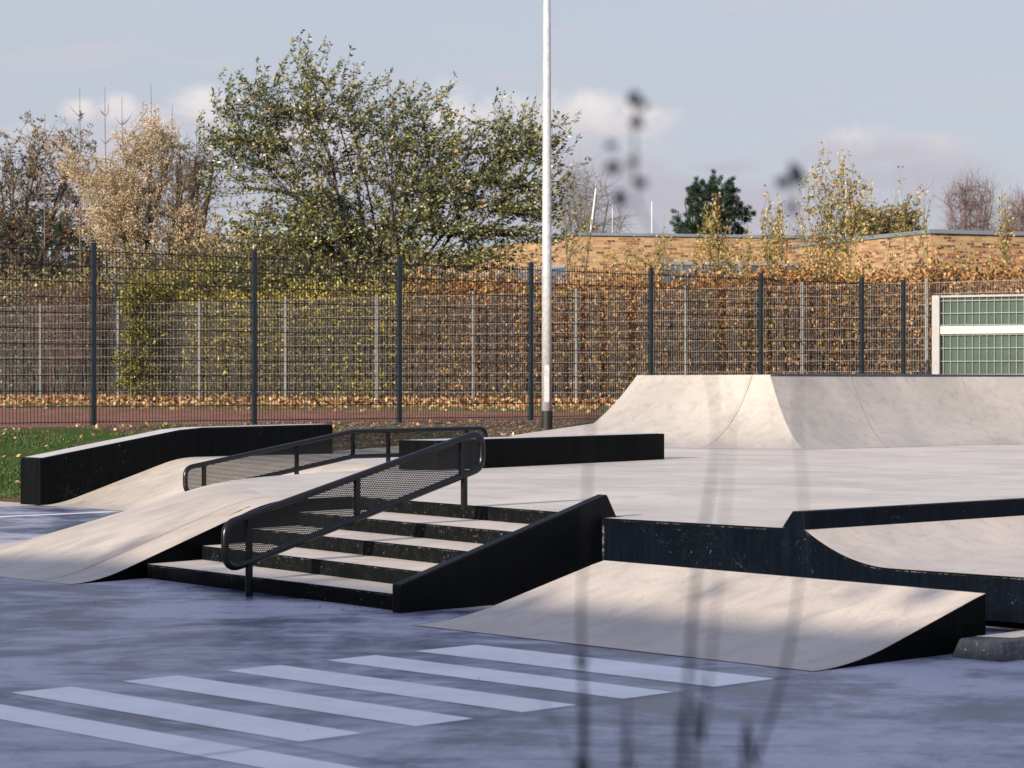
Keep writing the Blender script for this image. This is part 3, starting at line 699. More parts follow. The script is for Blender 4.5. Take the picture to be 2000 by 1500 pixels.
# ------------------------------------------------------------------ brick building
bd = thing('brick_building', 'flat roofed yellow brick building with grey roof edge behind the hedge', 'building', (4, 80, .7))
def wall_uv(name, A, B, z0, z1, m, parent, thick=.4):
    A = np.array(A, float); B = np.array(B, float); L = np.linalg.norm(B-A); d = (B-A)/L; nrm = np.array([-d[1], d[0]])*thick
    bx, by, bz = bd.location
    P = [A, B, B+nrm, A+nrm]
    vs = [(p[0]-bx, p[1]-by, z-bz) for z in (z0, z1) for p in P]
    me = bpy.data.meshes.new(name); fs = [(4, 5, 6, 7), (0, 1, 5, 4), (1, 2, 6, 5), (2, 3, 7, 6), (3, 0, 4, 7)]
    me.from_pydata(vs, [], fs); uv = me.uv_layers.new()
    off = random.random()*3
    for p in me.polygons:
        for li in p.loop_indices:
            vi = me.loops[li].vertex_index; c = vi % 4
            x = (0, L, L, 0)[c]+(0, 0, thick, thick)[c]
            uv.data[li].uv = (x+off, vs[vi][2])
    return link(name, me, m, parent)
def bpt(x, d): return (float((x-1000)/FPX*d), d)
H1 = EYE+(750-460)/FPX*82.3; H2 = EYE+(750-456)/FPX*70
c1, c0, c2 = bpt(1118, 82.3), bpt(915, 91.5), bpt(1700, 84.5)
e1, e0, e2 = bpt(1818, 70), bpt(1556, 77), bpt(2130, 72.0)
wall_uv('wall', c0, c1, 0, H1, M['brick'], bd); wall_uv('wall', c1, c2, 0, H1, M['brick'], bd)
wall_uv('wall', e0, e1, 0, H2, M['brick'], bd); wall_uv('wall', e1, e2, 0, H2, M['brick'], bd)
def capstrip(A, B, z, hh, out=.06):
    A = np.array(A, float); B = np.array(B, float); d = (B-A)/np.linalg.norm(B-A); nrm = np.array([-d[1], d[0]])
    bx, by, bz = bd.location; P = [A-nrm*out-d*out, B-nrm*out+d*out, B+nrm*.5, A+nrm*.5]
    vs = [(p[0]-bx, p[1]-by, q-bz) for q in (z+.003, z+hh) for p in P]
    me = bpy.data.meshes.new('roof_edge'); me.from_pydata(vs, [], [(0, 3, 2, 1), (4, 5, 6, 7), (0, 1, 5, 4), (1, 2, 6, 5), (2, 3, 7, 6), (3, 0, 4, 7)])
    return link('roof_edge', me, M['cap_metal'], bd)
capstrip(c0, c1, H1, .10); capstrip((c1[0]+.1, c1[1]), c2, H1+.002, .10); capstrip(e0, e1, H2, .12); capstrip((e1[0]+.1, e1[1]), e2, H2+.002, .12)
bx, by, bz = bd.location
mesh('roof', [(c0[0]-bx, c0[1]-by, H1-.2-bz), (c1[0]-bx, c1[1]-by+.3, H1-.2-bz), (c2[0]-bx, c2[1]-by+.3, H1-.2-bz), (c2[0]-bx, 95-by, H1-.2-bz), (c0[0]-bx+2, 96-by, H1-.2-bz)], [(0, 1, 2, 3, 4)], M['cap_metal'], bd)
def window(A, B, x0, x1, ztop, zbot, nmull):
    A = np.array(A, float); B = np.array(B, float); L = np.linalg.norm(B-A); d = (B-A)/L; nrm = np.array([-d[1], d[0]])
    def P(s, o): q = A+d*s-nrm*o; return (q[0]-bx, q[1]-by)
    def bar(s0, s1, z0, z1, o0, o1):
        c = [P(s0, o0), P(s1, o0), P(s1, o1), P(s0, o1)]
        return [(p[0], p[1], z-bz) for z in (z0, z1) for p in c], [(0, 3, 2, 1), (4, 5, 6, 7), (0, 1, 5, 4), (1, 2, 6, 5), (2, 3, 7, 6), (3, 0, 4, 7)]
    parts = [bar(x0, x1, ztop-.12, ztop, .003, .07), bar(x0, x1, zbot, zbot+.08, .003, .07)]
    for k in range(nmull+1):
        s = x0+(x1-x0)*k/nmull; parts.append(bar(s-.04, s+.04, zbot+.08, ztop-.12, .003, .065))
    fr = mesh('window_frame', *join(parts), M['frame_grey'], bd)
    mesh('window_pane', *bar(x0+.02, x1-.02, zbot+.02, ztop-.02, .002, .02), M['glass'], fr)
d12 = np.array(c2)-np.array(c1)
def s_on(A, B, x):      # distance along A-B where the sight line of column x meets it
    k = (x-1000)/FPX; A = np.array(A); d = (np.array(B)-A); L = np.linalg.norm(d); d = d/L
    return float((k*A[1]-A[0])/(d[0]-k*d[1]))
window(c1, c2, s_on(c1, c2, 1292), s_on(c1, c2, 1556), EYE+(750-510)/FPX*83, 2.2, 7)
window(c0, c1, s_on(c0, c1, 930), s_on(c0, c1, 1109), EYE+(750-522)/FPX*85, 3.0, 6)

for (x, yt, yb, d, r, lean) in ((1152, 368, 455, 84.5, .030, -.25), (1275, 393, 455, 86, .018, 0), (1198, 400, 455, 92, .012, 0), (1654, 345, 470, 90, .010, 0)):
    b = px(x-2, yb, d); tp_ = px(x, yt, d); zr = H1-.2-.02
    V, F = tube([(0, 0, 0), (-lean, 0, float(tp_[2]-zr))], [r, r*.8], 8)
    o = mesh('roof_mast', V, F, M['mast'], None); o.location = (float(b[0])+0, d, zr)
    props(o, {1152: 'thickest white mast on the brick roof, just right of the lamp pole', 1275: 'thin white rod mast standing alone on the brick roof left of the pine',
              1198: 'faint thin mast in front of the bare twigs above the roof', 1654: 'thin tall mast behind the yellow shrub shoots'}[x], 'mast', 'thin masts on the brick roof')

# ------------------------------------------------------------------ vegetation generators
def in_poly(P, poly):
    x, y = P[:, 0], P[:, 1]; inside = np.zeros(len(P), bool); n = len(poly)
    for i in range(n):
        x0, y0 = poly[i]; x1, y1 = poly[(i+1) % n]
        c = ((y0 > y) != (y1 > y)) & (x < (x1-x0)*(y-y0)/((y1-y0) if y1 != y0 else 1e-9)+x0)
        inside ^= c
    return inside
def sample_poly(poly, n, r):
    poly = np.array(poly, float); lo, hi = poly.min(0), poly.max(0); out = np.zeros((0, 2))
    while len(out) < n:
        P = lo+(hi-lo)*r.random((n*2, 2)); out = np.vstack([out, P[in_poly(P, poly)]])
    return out[:n]
def tubes_np(paths, radii, sides=3):
    """paths: list of (k,3) arrays with equal k; vectorised"""
    P = np.stack(paths); Rr = np.stack(radii); N, K, _ = P.shape
    T = np.gradient(P, axis=1); T /= np.linalg.norm(T, axis=2, keepdims=True)+1e-9
    ref = np.where(np.abs(T[..., 2:3]) < .9, np.array([0, 0, 1.]), np.array([1., 0, 0]))
    A = np.cross(T, ref); A /= np.linalg.norm(A, axis=2, keepdims=True)+1e-9; B = np.cross(T, A)
    ang = np.arange(sides)*2*np.pi/sides
    V = P[:, :, None, :]+Rr[:, :, None, None]*(A[:, :, None, :]*np.cos(ang)[None, None, :, None]+B[:, :, None, :]*np.sin(ang)[None, None, :, None])
    idx = np.arange(N*K*sides).reshape(N, K, sides)
    nxt = np.roll(idx, -1, axis=2)
    F = np.stack([idx[:, :-1], nxt[:, :-1], nxt[:, 1:], idx[:, 1:]], -1).reshape(-1, 4)
    return V.reshape(-1, 3), F
def leaf_quads(P, Dr, L, wd, r, flat=0.0):
    """rhombic leaves: base P, direction Dr, length L, width wd"""
    n = len(P); Dr = Dr/(np.linalg.norm(Dr, axis=1, keepdims=True)+1e-9)
    Nn = r.normal(size=(n, 3)); Nn[:, 2] += flat
    S = np.cross(Dr, Nn); S /= np.linalg.norm(S, axis=1, keepdims=True)+1e-9
    L = L[:, None]; wd = wd[:, None]
    V = np.stack([P, P+Dr*L*.45+S*wd*.5, P+Dr*L, P+Dr*L*.45-S*wd*.5], 1).reshape(-1, 3)
    return V, np.arange(4*n).reshape(n, 4)
def bez(a, b, c, d, k):
    t = np.linspace(0, 1, k)[:, None]
    return (1-t)**3*a+3*(1-t)**2*t*b+3*(1-t)*t*t*c+t**3*d

def tree(name, label, cat, outline, dist, root_px, m_leaf, m_bark, limbs=9, shoots=250, depth=1.0, leaves=60, leaf=(.1, .045), limb_r=.06, shoot_len=1.6,
         seed=1, wind=.25, up=.6, leaf_start=.25, droop=.2, twigs=0, twig_len=.35, shoot_r=.011, group=None, spread=.06, upright_tips=0.0, part='crown', limb_top=.75, stem='trunk', root_spread=.15, z0=None, spires=(), min_up=.1, clump=0, csig=.3):
    r = np.random.default_rng(seed)
    poly = [( (x-1000)/FPX*dist, EYE-(y-750)/FPX*dist) for x, y in outline]
    rx = (root_px-1000)/FPX*dist; gz = float(ground_z(rx, dist)) if z0 is None else z0; root = np.array([rx, dist, gz-.05])
    t = thing(name, label, cat, tuple(root), 0, group)
    pts = sample_poly(poly, shoots+limbs, r)
    if clump:
        cc = sample_poly(poly, clump, r); pts = cc[r.integers(0, clump, len(pts))]+r.normal(size=pts.shape)*csig
    pc = np.array(poly); cx = pc[:, 0].mean(); hw = (pc[:, 0].max()-pc[:, 0].min())/2
    def dep(x, n): return depth*np.sqrt(np.clip(1-((x-cx)/(hw*1.1))**2, .1, 1))*(r.random(n)*2-1)
    # limbs: spread evenly over the crown width
    lp_ = []; lr = []; K = 10
    order = np.argsort(pts[:, 0]); sel = order[np.linspace(len(order)*.03, len(order)*.97-1, limbs).astype(int)]
    zmin, zmax = pc[:, 1].min(), pc[:, 1].max()
    for i in sel:
        x = pts[i, 0]
        near = pts[np.abs(pts[:, 0]-x) < hw*.2]; ztop = near[:, 1].max()
        tip = np.array([x, dist+dep(np.array([x]), 1)[0]*.7, zmin+(ztop-zmin)*limb_top])
        rt_ = root+np.array([r.normal()*root_spread, r.normal()*root_spread, 0])
        h = tip-rt_
        b = rt_+np.array([h[0]*.12, h[1]*.12, h[2]*.45]); c = rt_+np.array([h[0]*.6, h[1]*.6, h[2]*.75])
        p = bez(rt_, b, c, tip, K)+np.cumsum(r.normal(size=(K, 3))*.02, 0)*np.linspace(0, 1, K)[:, None]
        lp_.append(p); lr.append(np.linspace(1, .22, K)*limb_r*(.7+.5*r.random()))
    LV, LF_ = tubes_np(lp_, lr, 7)
    cand = np.concatenate([p[2:] for p in lp_]); tang = np.concatenate([np.gradient(p, axis=0)[2:] for p in lp_]); tang /= np.linalg.norm(tang, axis=1, keepdims=True)
    tips = np.column_stack([pts[:, 0], dist+dep(pts[:, 0], len(pts)), pts[:, 1]])
    if spires:
        sx = []
        for (x, y) in spires:
            q = px(x, y, dist)
            for j in range(3): sx.append([q[0]-.12*j*wind-r.normal()*.10*(j > 0), dist+r.normal()*depth*.3, q[2]-.22*j-(.1*r.random() if j else 0)])
        tips = np.vstack([tips, sx])
    sp, srd = [], []; K2 = 8
    for T in tips:
        dv = T-cand; dd = np.linalg.norm(dv, axis=1); cost = np.abs(dd-shoot_len)*1.0+dd*.35+np.where(dv[:, 2] < .1*dd, 2.5, 0)+r.random(len(dd))*.5
        j = int(np.argmin(cost)); a = cand[j]; L = dd[j]
        b = a+tang[j]*L*.35; up_ = np.array([wind*.5, 0, up]); c = T-(np.array([wind, 0, up])*L*.33)
        p = bez(a, b, c, T, K2)+r.normal(size=(K2, 3))*.01*L*np.linspace(0, 1, K2)[:, None]
        sp.append(p); srd.append(np.linspace(1, .3, K2)*shoot_r*(.7+.25*L))
    SV, SF = tubes_np(sp, srd, 3)
    # twigs on shoots
    tw, twr = [], []
    if twigs:
        for p in sp:
            for _ in range(twigs):
                s = .2+.75*r.random(); i = int(s*(K2-1)); f = s*(K2-1)-i; a = p[i]*(1-f)+p[min(i+1, K2-1)]*f
                dr_ = (p[min(i+1, K2-1)]-p[i]); dr_ /= np.linalg.norm(dr_)+1e-9
                q = dr_*.6+r.normal(size=3)*.55+np.array([wind*.4, 0, up*.5]); q /= np.linalg.norm(q); l = twig_len*(.5+r.random())
                b = a+q*l*.5; e = a+q*l+np.array([0, 0, upright_tips*l*.4])
                tw.append(np.stack([a, b+r.normal(size=3)*.02*l, (b+e)/2+r.normal(size=3)*.03*l, e])); twr.append(np.linspace(1, .4, 4)*shoot_r*.55)
        TV, TF = tubes_np(tw, twr, 3)
        allV = np.concatenate([LV, SV, TV]); allF = np.concatenate([LF_, SF+len(LV), TF+len(LV)+len(SV)])
    else:
        allV = np.concatenate([LV, SV]); allF = np.concatenate([LF_, SF+len(LV)])
    np_mesh(stem, allV, allF, m_bark, t, root)
    if leaves:
        P_, D_ = [], []
        src = tw if (twigs and twigs > 1) else sp
        for p in src:
            k = len(p); n = max(1, int(leaves*(.6+.8*r.random()))); s = leaf_start+(1-leaf_start)*r.random(n)**.8
            x = s*(k-1); i = np.minimum(x.astype(int), k-2); f = (x-i)[:, None]
            q = p[i]*(1-f)+p[i+1]*f; tg = p[i+1]-p[i]; tg /= np.linalg.norm(tg, axis=1, keepdims=True)+1e-9
            side = r.normal(size=(n, 3)); side /= np.linalg.norm(side, axis=1, keepdims=True)
            P_.append(q+side*spread*r.random((n, 1))); D_.append(tg*.7+side*.8+np.array([wind, 0, -droop]))
        P_ = np.concatenate(P_); D_ = np.concatenate(D_); n = len(P_)
        Ls = leaf[0]*(.6+.7*r.random(n)); Ws = leaf[1]*(.6+.7*r.random(n))
        V, F = leaf_quads(P_, D_, Ls, Ws, r)
        np_mesh(part, V, F, m_leaf, t, root)
    return t

def mass(poly_xz_world, p0, p1, n, depth, leaf, r, dens=None):
    """leaves filling a hedge-like slab: s along p0-p1, z up"""
    p0 = np.array(p0); p1 = np.array(p1); L = np.linalg.norm(p1-p0); d = (p1-p0)/L; nr = np.array([-d[1], d[0]])
    if nr[1] < 0: nr = -nr
    top = poly_xz_world
    s = r.random(n)*L; w = r.random(n)**1.3*depth
    tz = top(s); b = ground_z(p0[0]+d[0]*s, p0[1]+d[1]*s)
    z = b+(tz-b)*r.random(n)
    keep = np.ones(n, bool)
    if dens is not None: keep = r.random(n) < dens(s, (z-b)/(tz-b+1e-6), z)
    s, w, z = s[keep], w[keep], z[keep]; n = len(s)
    P_ = np.column_stack([p0[0]+d[0]*s+nr[0]*w, p0[1]+d[1]*s+nr[1]*w, z])
    Dd = r.normal(size=(n, 3))+np.array([.2, -.1, -.5])
    Ls = leaf[0]*(.6+.7*r.random(n)); Ws = leaf[1]*(.6+.7*r.random(n))
    return leaf_quads(P_, Dd, Ls, Ws, r)
def twig_mass(top, p0, p1, n, depth, r, rad=.008, hmin=.4, lean=.15, kk=5):
    p0 = np.array(p0); p1 = np.array(p1); L = np.linalg.norm(p1-p0); d = (p1-p0)/L; nr = np.array([-d[1], d[0]])
    if nr[1] < 0: nr = -nr
    paths, rr = [], []
    for _ in range(n):
        s = r.random()*L; w = r.random()*depth; x, y = p0+d*s+nr*w; b = float(ground_z(x, y)); h = (float(top(np.array([s]))[0])-b)*(hmin+(1-hmin)*r.random())
        lx_, ly_ = r.normal()*lean*h, r.normal()*lean*h
        t = np.linspace(0, 1, kk)[:, None]
        p = np.array([x, y, b])+t*np.array([0, 0, h])+t**1.7*np.array([lx_, ly_, 0])+r.normal(size=(kk, 3))*.02*h*t
        paths.append(p); rr.append(np.linspace(1, .4, kk)*rad*(.6+.9*r.random()))
    return tubes_np(paths, rr, 3)

# ------------------------------------------------------------------ trees and shrubs
ngf = np.array([-dg[1], dg[0]]);  ngf = ngf if ngf[1] > 0 else -ngf
def on_grey(x, off):                       # point of the grey fence line under picture column x, moved off metres back
    k = (x-1000)/FPX; q = g0+ngf*off; s = (k*q[1]-q[0])/(dg[0]-k*dg[1]); return q+dg*s

big = [(392, 228), (440, 195), (452, 150), (500, 118), (545, 140), (562, 160), (598, 70), (650, 98), (690, 112), (722, 140), (760, 128), (800, 165), (842, 192), (885, 148), (906, 190), (925, 255), (955, 275),
       (978, 200), (1012, 215), (1048, 180), (1062, 205), (1103, 222), (1112, 290), (1106, 350), (1112, 420), (1102, 490), (1050, 505), (1000, 530), (960, 510), (900, 565), (850, 610), (780, 610), (700, 600), (600, 600), (500, 580), (430, 550), (405, 480), (425, 400), (436, 340), (425, 290)]
tree('willow_tree', 'big spreading tree with silvery green leaves blown to the right beside the lamp pole', 'tree', big, 57, 740, M['leaf_willow'], M['bark_dark'], limbs=22, shoots=1250, depth=2.2, leaves=42,
     clump=260, csig=.28, leaf=(.105, .046), limb_r=.045, shoot_len=1.7, seed=3, wind=.42, up=1.05, leaf_start=.12, droop=.10, spread=.045, root_spread=.35, shoot_r=.008, limb_top=.78,
     spires=[(395, 222), (440, 190), (452, 150), (480, 165), (500, 112), (520, 130), (550, 135), (575, 150), (606, 66), (600, 110), (622, 130), (648, 84), (664, 110), (686, 90), (710, 118), (740, 150), (762, 120), (790, 150), (820, 160), (850, 180), (890, 142), (880, 175), (905, 210), (935, 250), (975, 200), (985, 190), (1050, 178), (1030, 195), (1103, 215), (1080, 240), (1108, 280), (1110, 340), (1105, 415), (1085, 470), (1060, 500), (470, 210), (540, 190), (640, 170), (700, 165), (830, 215)])
tree('pampas_tree', 'tree full of pale beige seed tufts behind the dark fence on the left', 'tree',
     [(98, 345), (125, 300), (160, 275), (225, 292), (262, 262), (300, 235), (330, 260), (348, 340), (395, 415), (440, 470), (440, 550), (380, 540), (300, 520), (200, 500), (140, 460), (112, 410)],
     62, 265, M['leaf_beige'], M['bark_olive'], limbs=12, shoots=640, depth=1.8, clump=85, csig=.24, leaves=95, leaf=(.06, .03), limb_r=.07, shoot_len=1.2, seed=5, wind=-.12, up=.8, leaf_start=.2, droop=.0, spread=.11, root_spread=.3, shoot_r=.011)
tree('brown_tree', 'twiggy tree with sparse rust brown leaves at the far left', 'tree',
     [(-130, 330), (-90, 270), (0, 262), (50, 248), (92, 232), (130, 232), (158, 250), (178, 320), (190, 400), (215, 480), (200, 540), (80, 560), (-120, 560)],
     70, 40, M['leaf_brown'], M['bark_dark'], limbs=12, shoots=420, depth=2.0, leaves=14, leaf=(.10, .06), limb_r=.10, shoot_len=1.6, seed=6, wind=-.1, up=.4, twigs=2, twig_len=.5, spread=.08, shoot_r=.013)
tree('bare_tree', 'dark limbed old tree with few leaves between the beige tree and the big willow', 'tree',
     [(335, 300), (350, 275), (372, 285), (395, 270), (418, 275), (428, 330), (430, 400), (400, 470), (350, 470), (335, 380)],
     66, 352, M['leaf_brown'], M['bark_dark'], limbs=6, shoots=110, depth=1.0, leaves=7, leaf=(.09, .05), limb_r=.15, shoot_len=1.2, seed=8, wind=0, up=.3, twigs=2, twig_len=.5, shoot_r=.013, limb_top=.9)
tree('pine_tree', 'dark green pine rising behind the flat brick roof', 'tree',
     [(1313, 415), (1345, 420), (1346, 365), (1362, 352), (1385, 372), (1392, 338), (1412, 355), (1432, 352), (1440, 400), (1466, 405), (1458, 440), (1450, 500), (1330, 500), (1322, 440)],
     102, 1390, M['needle'], M['bark_dark'], limbs=16, shoots=300, depth=1.3, leaves=150, leaf=(.17, .02), limb_r=.10, shoot_len=.9, seed=9, wind=0, up=.3, leaf_start=.5, droop=-.3, spread=.05,
     spires=[(1392, 336), (1360, 350), (1430, 350), (1345, 368), (1466, 405), (1314, 414), (1325, 430), (1440, 375)], shoot_r=.014, z0=.7)
tree('bare_tree', 'bare grey twigged tree behind the brick roof, right of the lamp pole', 'tree',
     [(1082, 460), (1078, 390), (1100, 340), (1135, 325), (1160, 350), (1195, 365), (1222, 415), (1225, 465), (1150, 500)],
     104, 1145, M['leaf_brown'], M['bark_grey'], limbs=8, shoots=140, depth=1.5, leaves=0, limb_r=.08, shoot_len=1.6, seed=10, wind=.1, up=.1, twigs=11, twig_len=.8, shoot_r=.009, z0=.7)
tree('bare_tree', 'bare reddish broom shaped tree beyond the right end of the brick roof', 'tree',
     [(1838, 450), (1842, 385), (1868, 352), (1905, 345), (1935, 352), (1950, 400), (1950, 470), (1850, 480)],
     108, 1895, M['leaf_brown'], M['bark_red'], limbs=14, shoots=170, depth=1.2, leaves=0, limb_r=.045, shoot_len=1.4, seed=12, wind=0, up=1.0, twigs=11, twig_len=.7, shoot_r=.008, z0=.7)
tree('bare_tree', 'bare reddish tree at the right edge of the picture behind the roof', 'tree',
     [(1952, 460), (1955, 392), (1985, 372), (2030, 380), (2060, 420), (2060, 480)],
     106, 2005, M['leaf_brown'], M['bark_red'], limbs=12, shoots=150, depth=1.2, leaves=0, limb_r=.045, shoot_len=1.3, seed=13, wind=0, up=.9, twigs=11, twig_len=.7, shoot_r=.008, z0=.7)
tree('bare_tree', 'low greenish brown bushy tree behind the roof among the yellow shoots', 'tree',
     [(1650, 470), (1660, 425), (1690, 408), (1712, 425), (1740, 408), (1765, 395), (1790, 425), (1800, 480)],
     100, 1720, M['thicket'], M['bark_red'], limbs=10, shoots=150, depth=1.2, leaves=28, leaf=(.12, .06), limb_r=.06, shoot_len=1.0, seed=14, wind=0, up=.8, twigs=3, twig_len=.5, shoot_r=.012, z0=.7)
tree('sapling', 'slim nearly bare sapling standing just right of the lamp pole', 'tree',
     [(1095, 520), (1100, 420), (1104, 330), (1110, 282), (1118, 330), (1150, 380), (1180, 440), (1160, 520)],
     50.5, 1117, M['leaf_shoot'], M['bark_olive'], limbs=2, shoots=26, depth=.4, leaves=3, leaf=(.08, .04), limb_r=.045, shoot_len=.9, seed=15, wind=.1, up=.7, twigs=1, twig_len=.4, shoot_r=.009, root_spread=.05, limb_top=.97)
# tall bare leaders above the beige tree
r_ = np.random.default_rng(21)
for k, (x, yt) in enumerate([(153, 172), (203, 170), (243, 190), (275, 200), (298, 165), (334, 205), (84, 222), (385, 235)]):
    d = 64+k*.4; base = px(x+3, 560, d); gz = float(ground_z(base[0], d)); top = px(x, yt, d)
    lab = ['tall bare leader shoot, second from the left above the beige tree', 'tall bare leader shoot in the middle left above the beige tree', 'bare leader shoot above the centre of the beige tree', 'short bare leader left of the tallest one',
           'tallest bare leader with upcurved side twigs above the beige tree', 'thin bare leader at the right edge of the beige tree', 'leftmost thin bare leader above the rust brown tree', 'rightmost bare leader between beige tree and willow'][k]
    t = thing('bare_sapling', lab, 'sapling', (float(base[0]), d, gz), 0, 'bare leaders above the shrubs on the left')
    H = float(top[2]-gz); K = 12; tt = np.linspace(0, 1, K)
    main = np.column_stack([(tt*(top[0]-base[0])), r_.normal(size=K)*.02*tt, tt*H]); main[:, 0] += np.cumsum(r_.normal(size=K)*.012)
    paths = [main]; rad = [np.linspace(.035, .006, K)]
    for _ in range(16):
        s = .5+.47*r_.random(); i = int(s*(K-1)); a = main[i]; sg = r_.choice([-1, 1]); l = (.35+.9*r_.random())*(1.15-s)*1.6
        b = a+np.array([sg*l*.35, r_.normal()*.2, l*.15]); e = a+np.array([sg*l*.6, r_.normal()*.3, l*.8])
        q = bez(a, b, e-np.array([sg*.02, 0, l*.2]), e, K); paths.append(q); rad.append(np.linspace(.010, .004, K))
    V, F = tubes_np(paths, rad, 4); np_mesh('trunk', V, F, M['bark_grey'], t)
tree('yellow_bush', 'dense yellow green bush growing through the grey fence on the left', 'bush',
     [(238, 600), (250, 560), (275, 540), (310, 535), (338, 570), (325, 640), (340, 700), (325, 780), (245, 782), (232, 700), (248, 650)],
     55.3, 285, M['leaf_yellow'], M['bark_olive'], limbs=8, shoots=400, depth=.7, clump=60, csig=.13, leaves=32, leaf=(.07, .048), limb_r=.02, shoot_len=.6, seed=16, wind=0, up=.5, spread=.09, root_spread=.3, shoot_r=.006)
tree('mustard_bush', 'mustard yellow bush above the grey fence under the beige tree', 'bush',
     [(240, 560), (285, 520), (340, 525), (400, 500), (480, 510), (560, 540), (640, 555), (640, 600), (500, 610), (350, 600), (290, 590)],
     58.3, 420, M['leaf_yellow'], M['bark_olive'], limbs=10, shoots=360, depth=.9, leaves=22, leaf=(.075, .05), limb_r=.03, shoot_len=.7, seed=17, wind=0, up=.4, spread=.1, root_spread=.9, shoot_r=.007)
shrubs = [([(1262, 520), (1275, 470), (1300, 420), (1318, 440), (1330, 520)], 1290, 22, 9, 'thin shrub with few yellow leaves left of the pine, in front of the brick wall'),
          ([(1345, 530), (1350, 470), (1375, 400), (1400, 380), (1425, 440), (1440, 530)], 1392, 60, 16, 'leafy green yellow shoots in front of the pine tree'),
          ([(1480, 530), (1485, 440), (1500, 365), (1530, 372), (1540, 440), (1545, 530)], 1510, 60, 13, 'orange tinged upright shoots left of the tallest yellow shrub'),
          ([(1548, 530), (1552, 400), (1580, 340), (1605, 285), (1622, 300), (1650, 290), (1665, 330), (1690, 350), (1722, 400), (1700, 470), (1690, 530)], 1625, 120, 15, 'tallest yellow leaved shrub rising high above the brick roof'),
          ([(1735, 530), (1738, 440), (1755, 340), (1780, 420), (1800, 360), (1830, 340), (1820, 450), (1800, 530)], 1760, 34, 4, 'almost bare arching shoots right of the tallest yellow shrub'),
          ([(1925, 560), (1935, 450), (1955, 380), (1985, 375), (1975, 450), (1960, 560)], 1945, 16, 14, 'shoot with golden leaves at the right edge above the hedge'),
          ([(1150, 560), (1160, 500), (1185, 480), (1235, 455), (1300, 440), (1290, 500), (1260, 560)], 1210, 30, 9, 'sparse shoots with small leaves between lamp pole and pine'),
          ([(1420, 545), (1440, 480), (1460, 430), (1480, 470), (1475, 545)], 1452, 34, 14, 'short yellow shoots between the pine and the orange shrub'),
          ([(1830, 560), (1850, 480), (1880, 440), (1915, 480), (1920, 560)], 1878, 26, 9, 'small yellow shoots above the hedge in front of the building corner')]
SPI = {3: [(1565, 345), (1580, 330), (1606, 282), (1600, 320), (1624, 292), (1650, 286), (1645, 320), (1665, 325), (1682, 335), (1700, 360), (1718, 385), (1560, 390)], 0: [(1300, 415)], 1: [(1392, 372), (1375, 395), (1355, 450)],
       2: [(1500, 362), (1520, 380), (1487, 430)], 4: [(1755, 315), (1830, 335), (1795, 340), (1740, 400)], 5: [(1962, 372), (1985, 385)], 6: [(1295, 440), (1240, 455), (1175, 480)], 7: [(1460, 425)]}
for k, (ol, rx, ns, nl, lab) in enumerate(shrubs):
    p = on_grey(rx, 1.3); d = float(p[1])
    tree('autumn_shrub', lab, 'shrub', ol, d, rx, M['leaf_shoot'], M['bark_olive'], limbs=max(4, ns//9), shoots=ns, depth=.45, leaves=int(nl*1.35), leaf=(.068, .04), limb_r=.014, shoot_len=1.1, seed=40+k, wind=.12, up=1.3,
         leaf_start=.1, droop=.0, spread=.05, root_spread=.35, shoot_r=.005, spires=SPI.get(k, ()), group='autumn shoots growing out of the brown hedge', limb_top=.85, stem='stems', part='leaves')

def hedge(name, label, cat, xa, xb, off, top, n, depth, leaf, ml, mb, ntw, seed, dens=None, kind=None, twr=.008):
    r = np.random.default_rng(seed); A, B = on_grey(xa, off), on_grey(xb, off); L = float(np.linalg.norm(B-A))
    ks = np.linspace(0, L, 60); tn = top(ks)+np.convolve(r.normal(size=60), np.ones(3)/3, 'same')*.16
    tf = lambda s: np.interp(s, ks, tn)
    base = (float((A[0]+B[0])/2), float((A[1]+B[1])/2), float(ground_z((A[0]+B[0])/2, (A[1]+B[1])/2)))
    t = thing(name, label, cat, base) if kind is None else None
    V, F = mass(lambda s: tf(s)+r.random(len(s))**6*.5, A, B, n, depth, leaf, r, dens)
    V2, F2 = twig_mass(tf, A, B, ntw, depth, r, twr)
    if kind is None:
        np_mesh('leaves', V, F, ml, t, base); np_mesh('twigs', V2, F2, mb, t, base)
    else:
        o = np_mesh(name, np.concatenate([V, V2]), np.concatenate([F, F2+len(V)]), ml); props(o, label, cat, None, kind)
        o.data.materials.append(mb); mi = np.zeros(len(F)+len(F2), np.int32); mi[len(F):] = 1; o.data.polygons.foreach_set('material_index', mi)
hedge('beech_hedge', 'long brown beech hedge standing behind the silvery fence', 'hedge', 786, 2080, .25, lambda s: np.full_like(s, 3.27), 140000, 1.1, (.085, .05), M['leaf_beech'], M['bark_dark'], 3600, 31, lambda s, h, z: np.clip(.62+.5*np.sin(s*2.3+z*1.1)*np.sin(s*.9-z*2.4+1)+.25*np.sin(s*7.1+z*5.3), .5, 1))
hedge('fence_climber', 'scattered yellow leaves threaded through the brown hedge behind the fence', 'climber', 790, 1700, .12, lambda s: np.full_like(s, 3.3), 9000, .5, (.08, .055), M['leaf_yellow'], M['bark_dark'], 60, 36, lambda s, h, z: np.clip(-.1+.9*np.sin(s*1.3+.5)*np.cos(z*2+s*.6)+.25*np.sin(s*3.1), .02, 1))
def vd(s, h, z):      # patchy vines
    return .30+.5*(np.sin(s*1.9+1.0)*np.sin(s*.7+z*1.3) > -.1)*(.5+.5*np.sin(z*3+s))
hedge('fence_climber', 'patchy green and yellow climbers behind the fence under the willow', 'climber', 345, 800, .3, lambda s: np.full_like(s, 3.25), 62000, 1.3, (.07, .045), M['leaf_vine'], M['bark_dark'], 700, 32, vd)
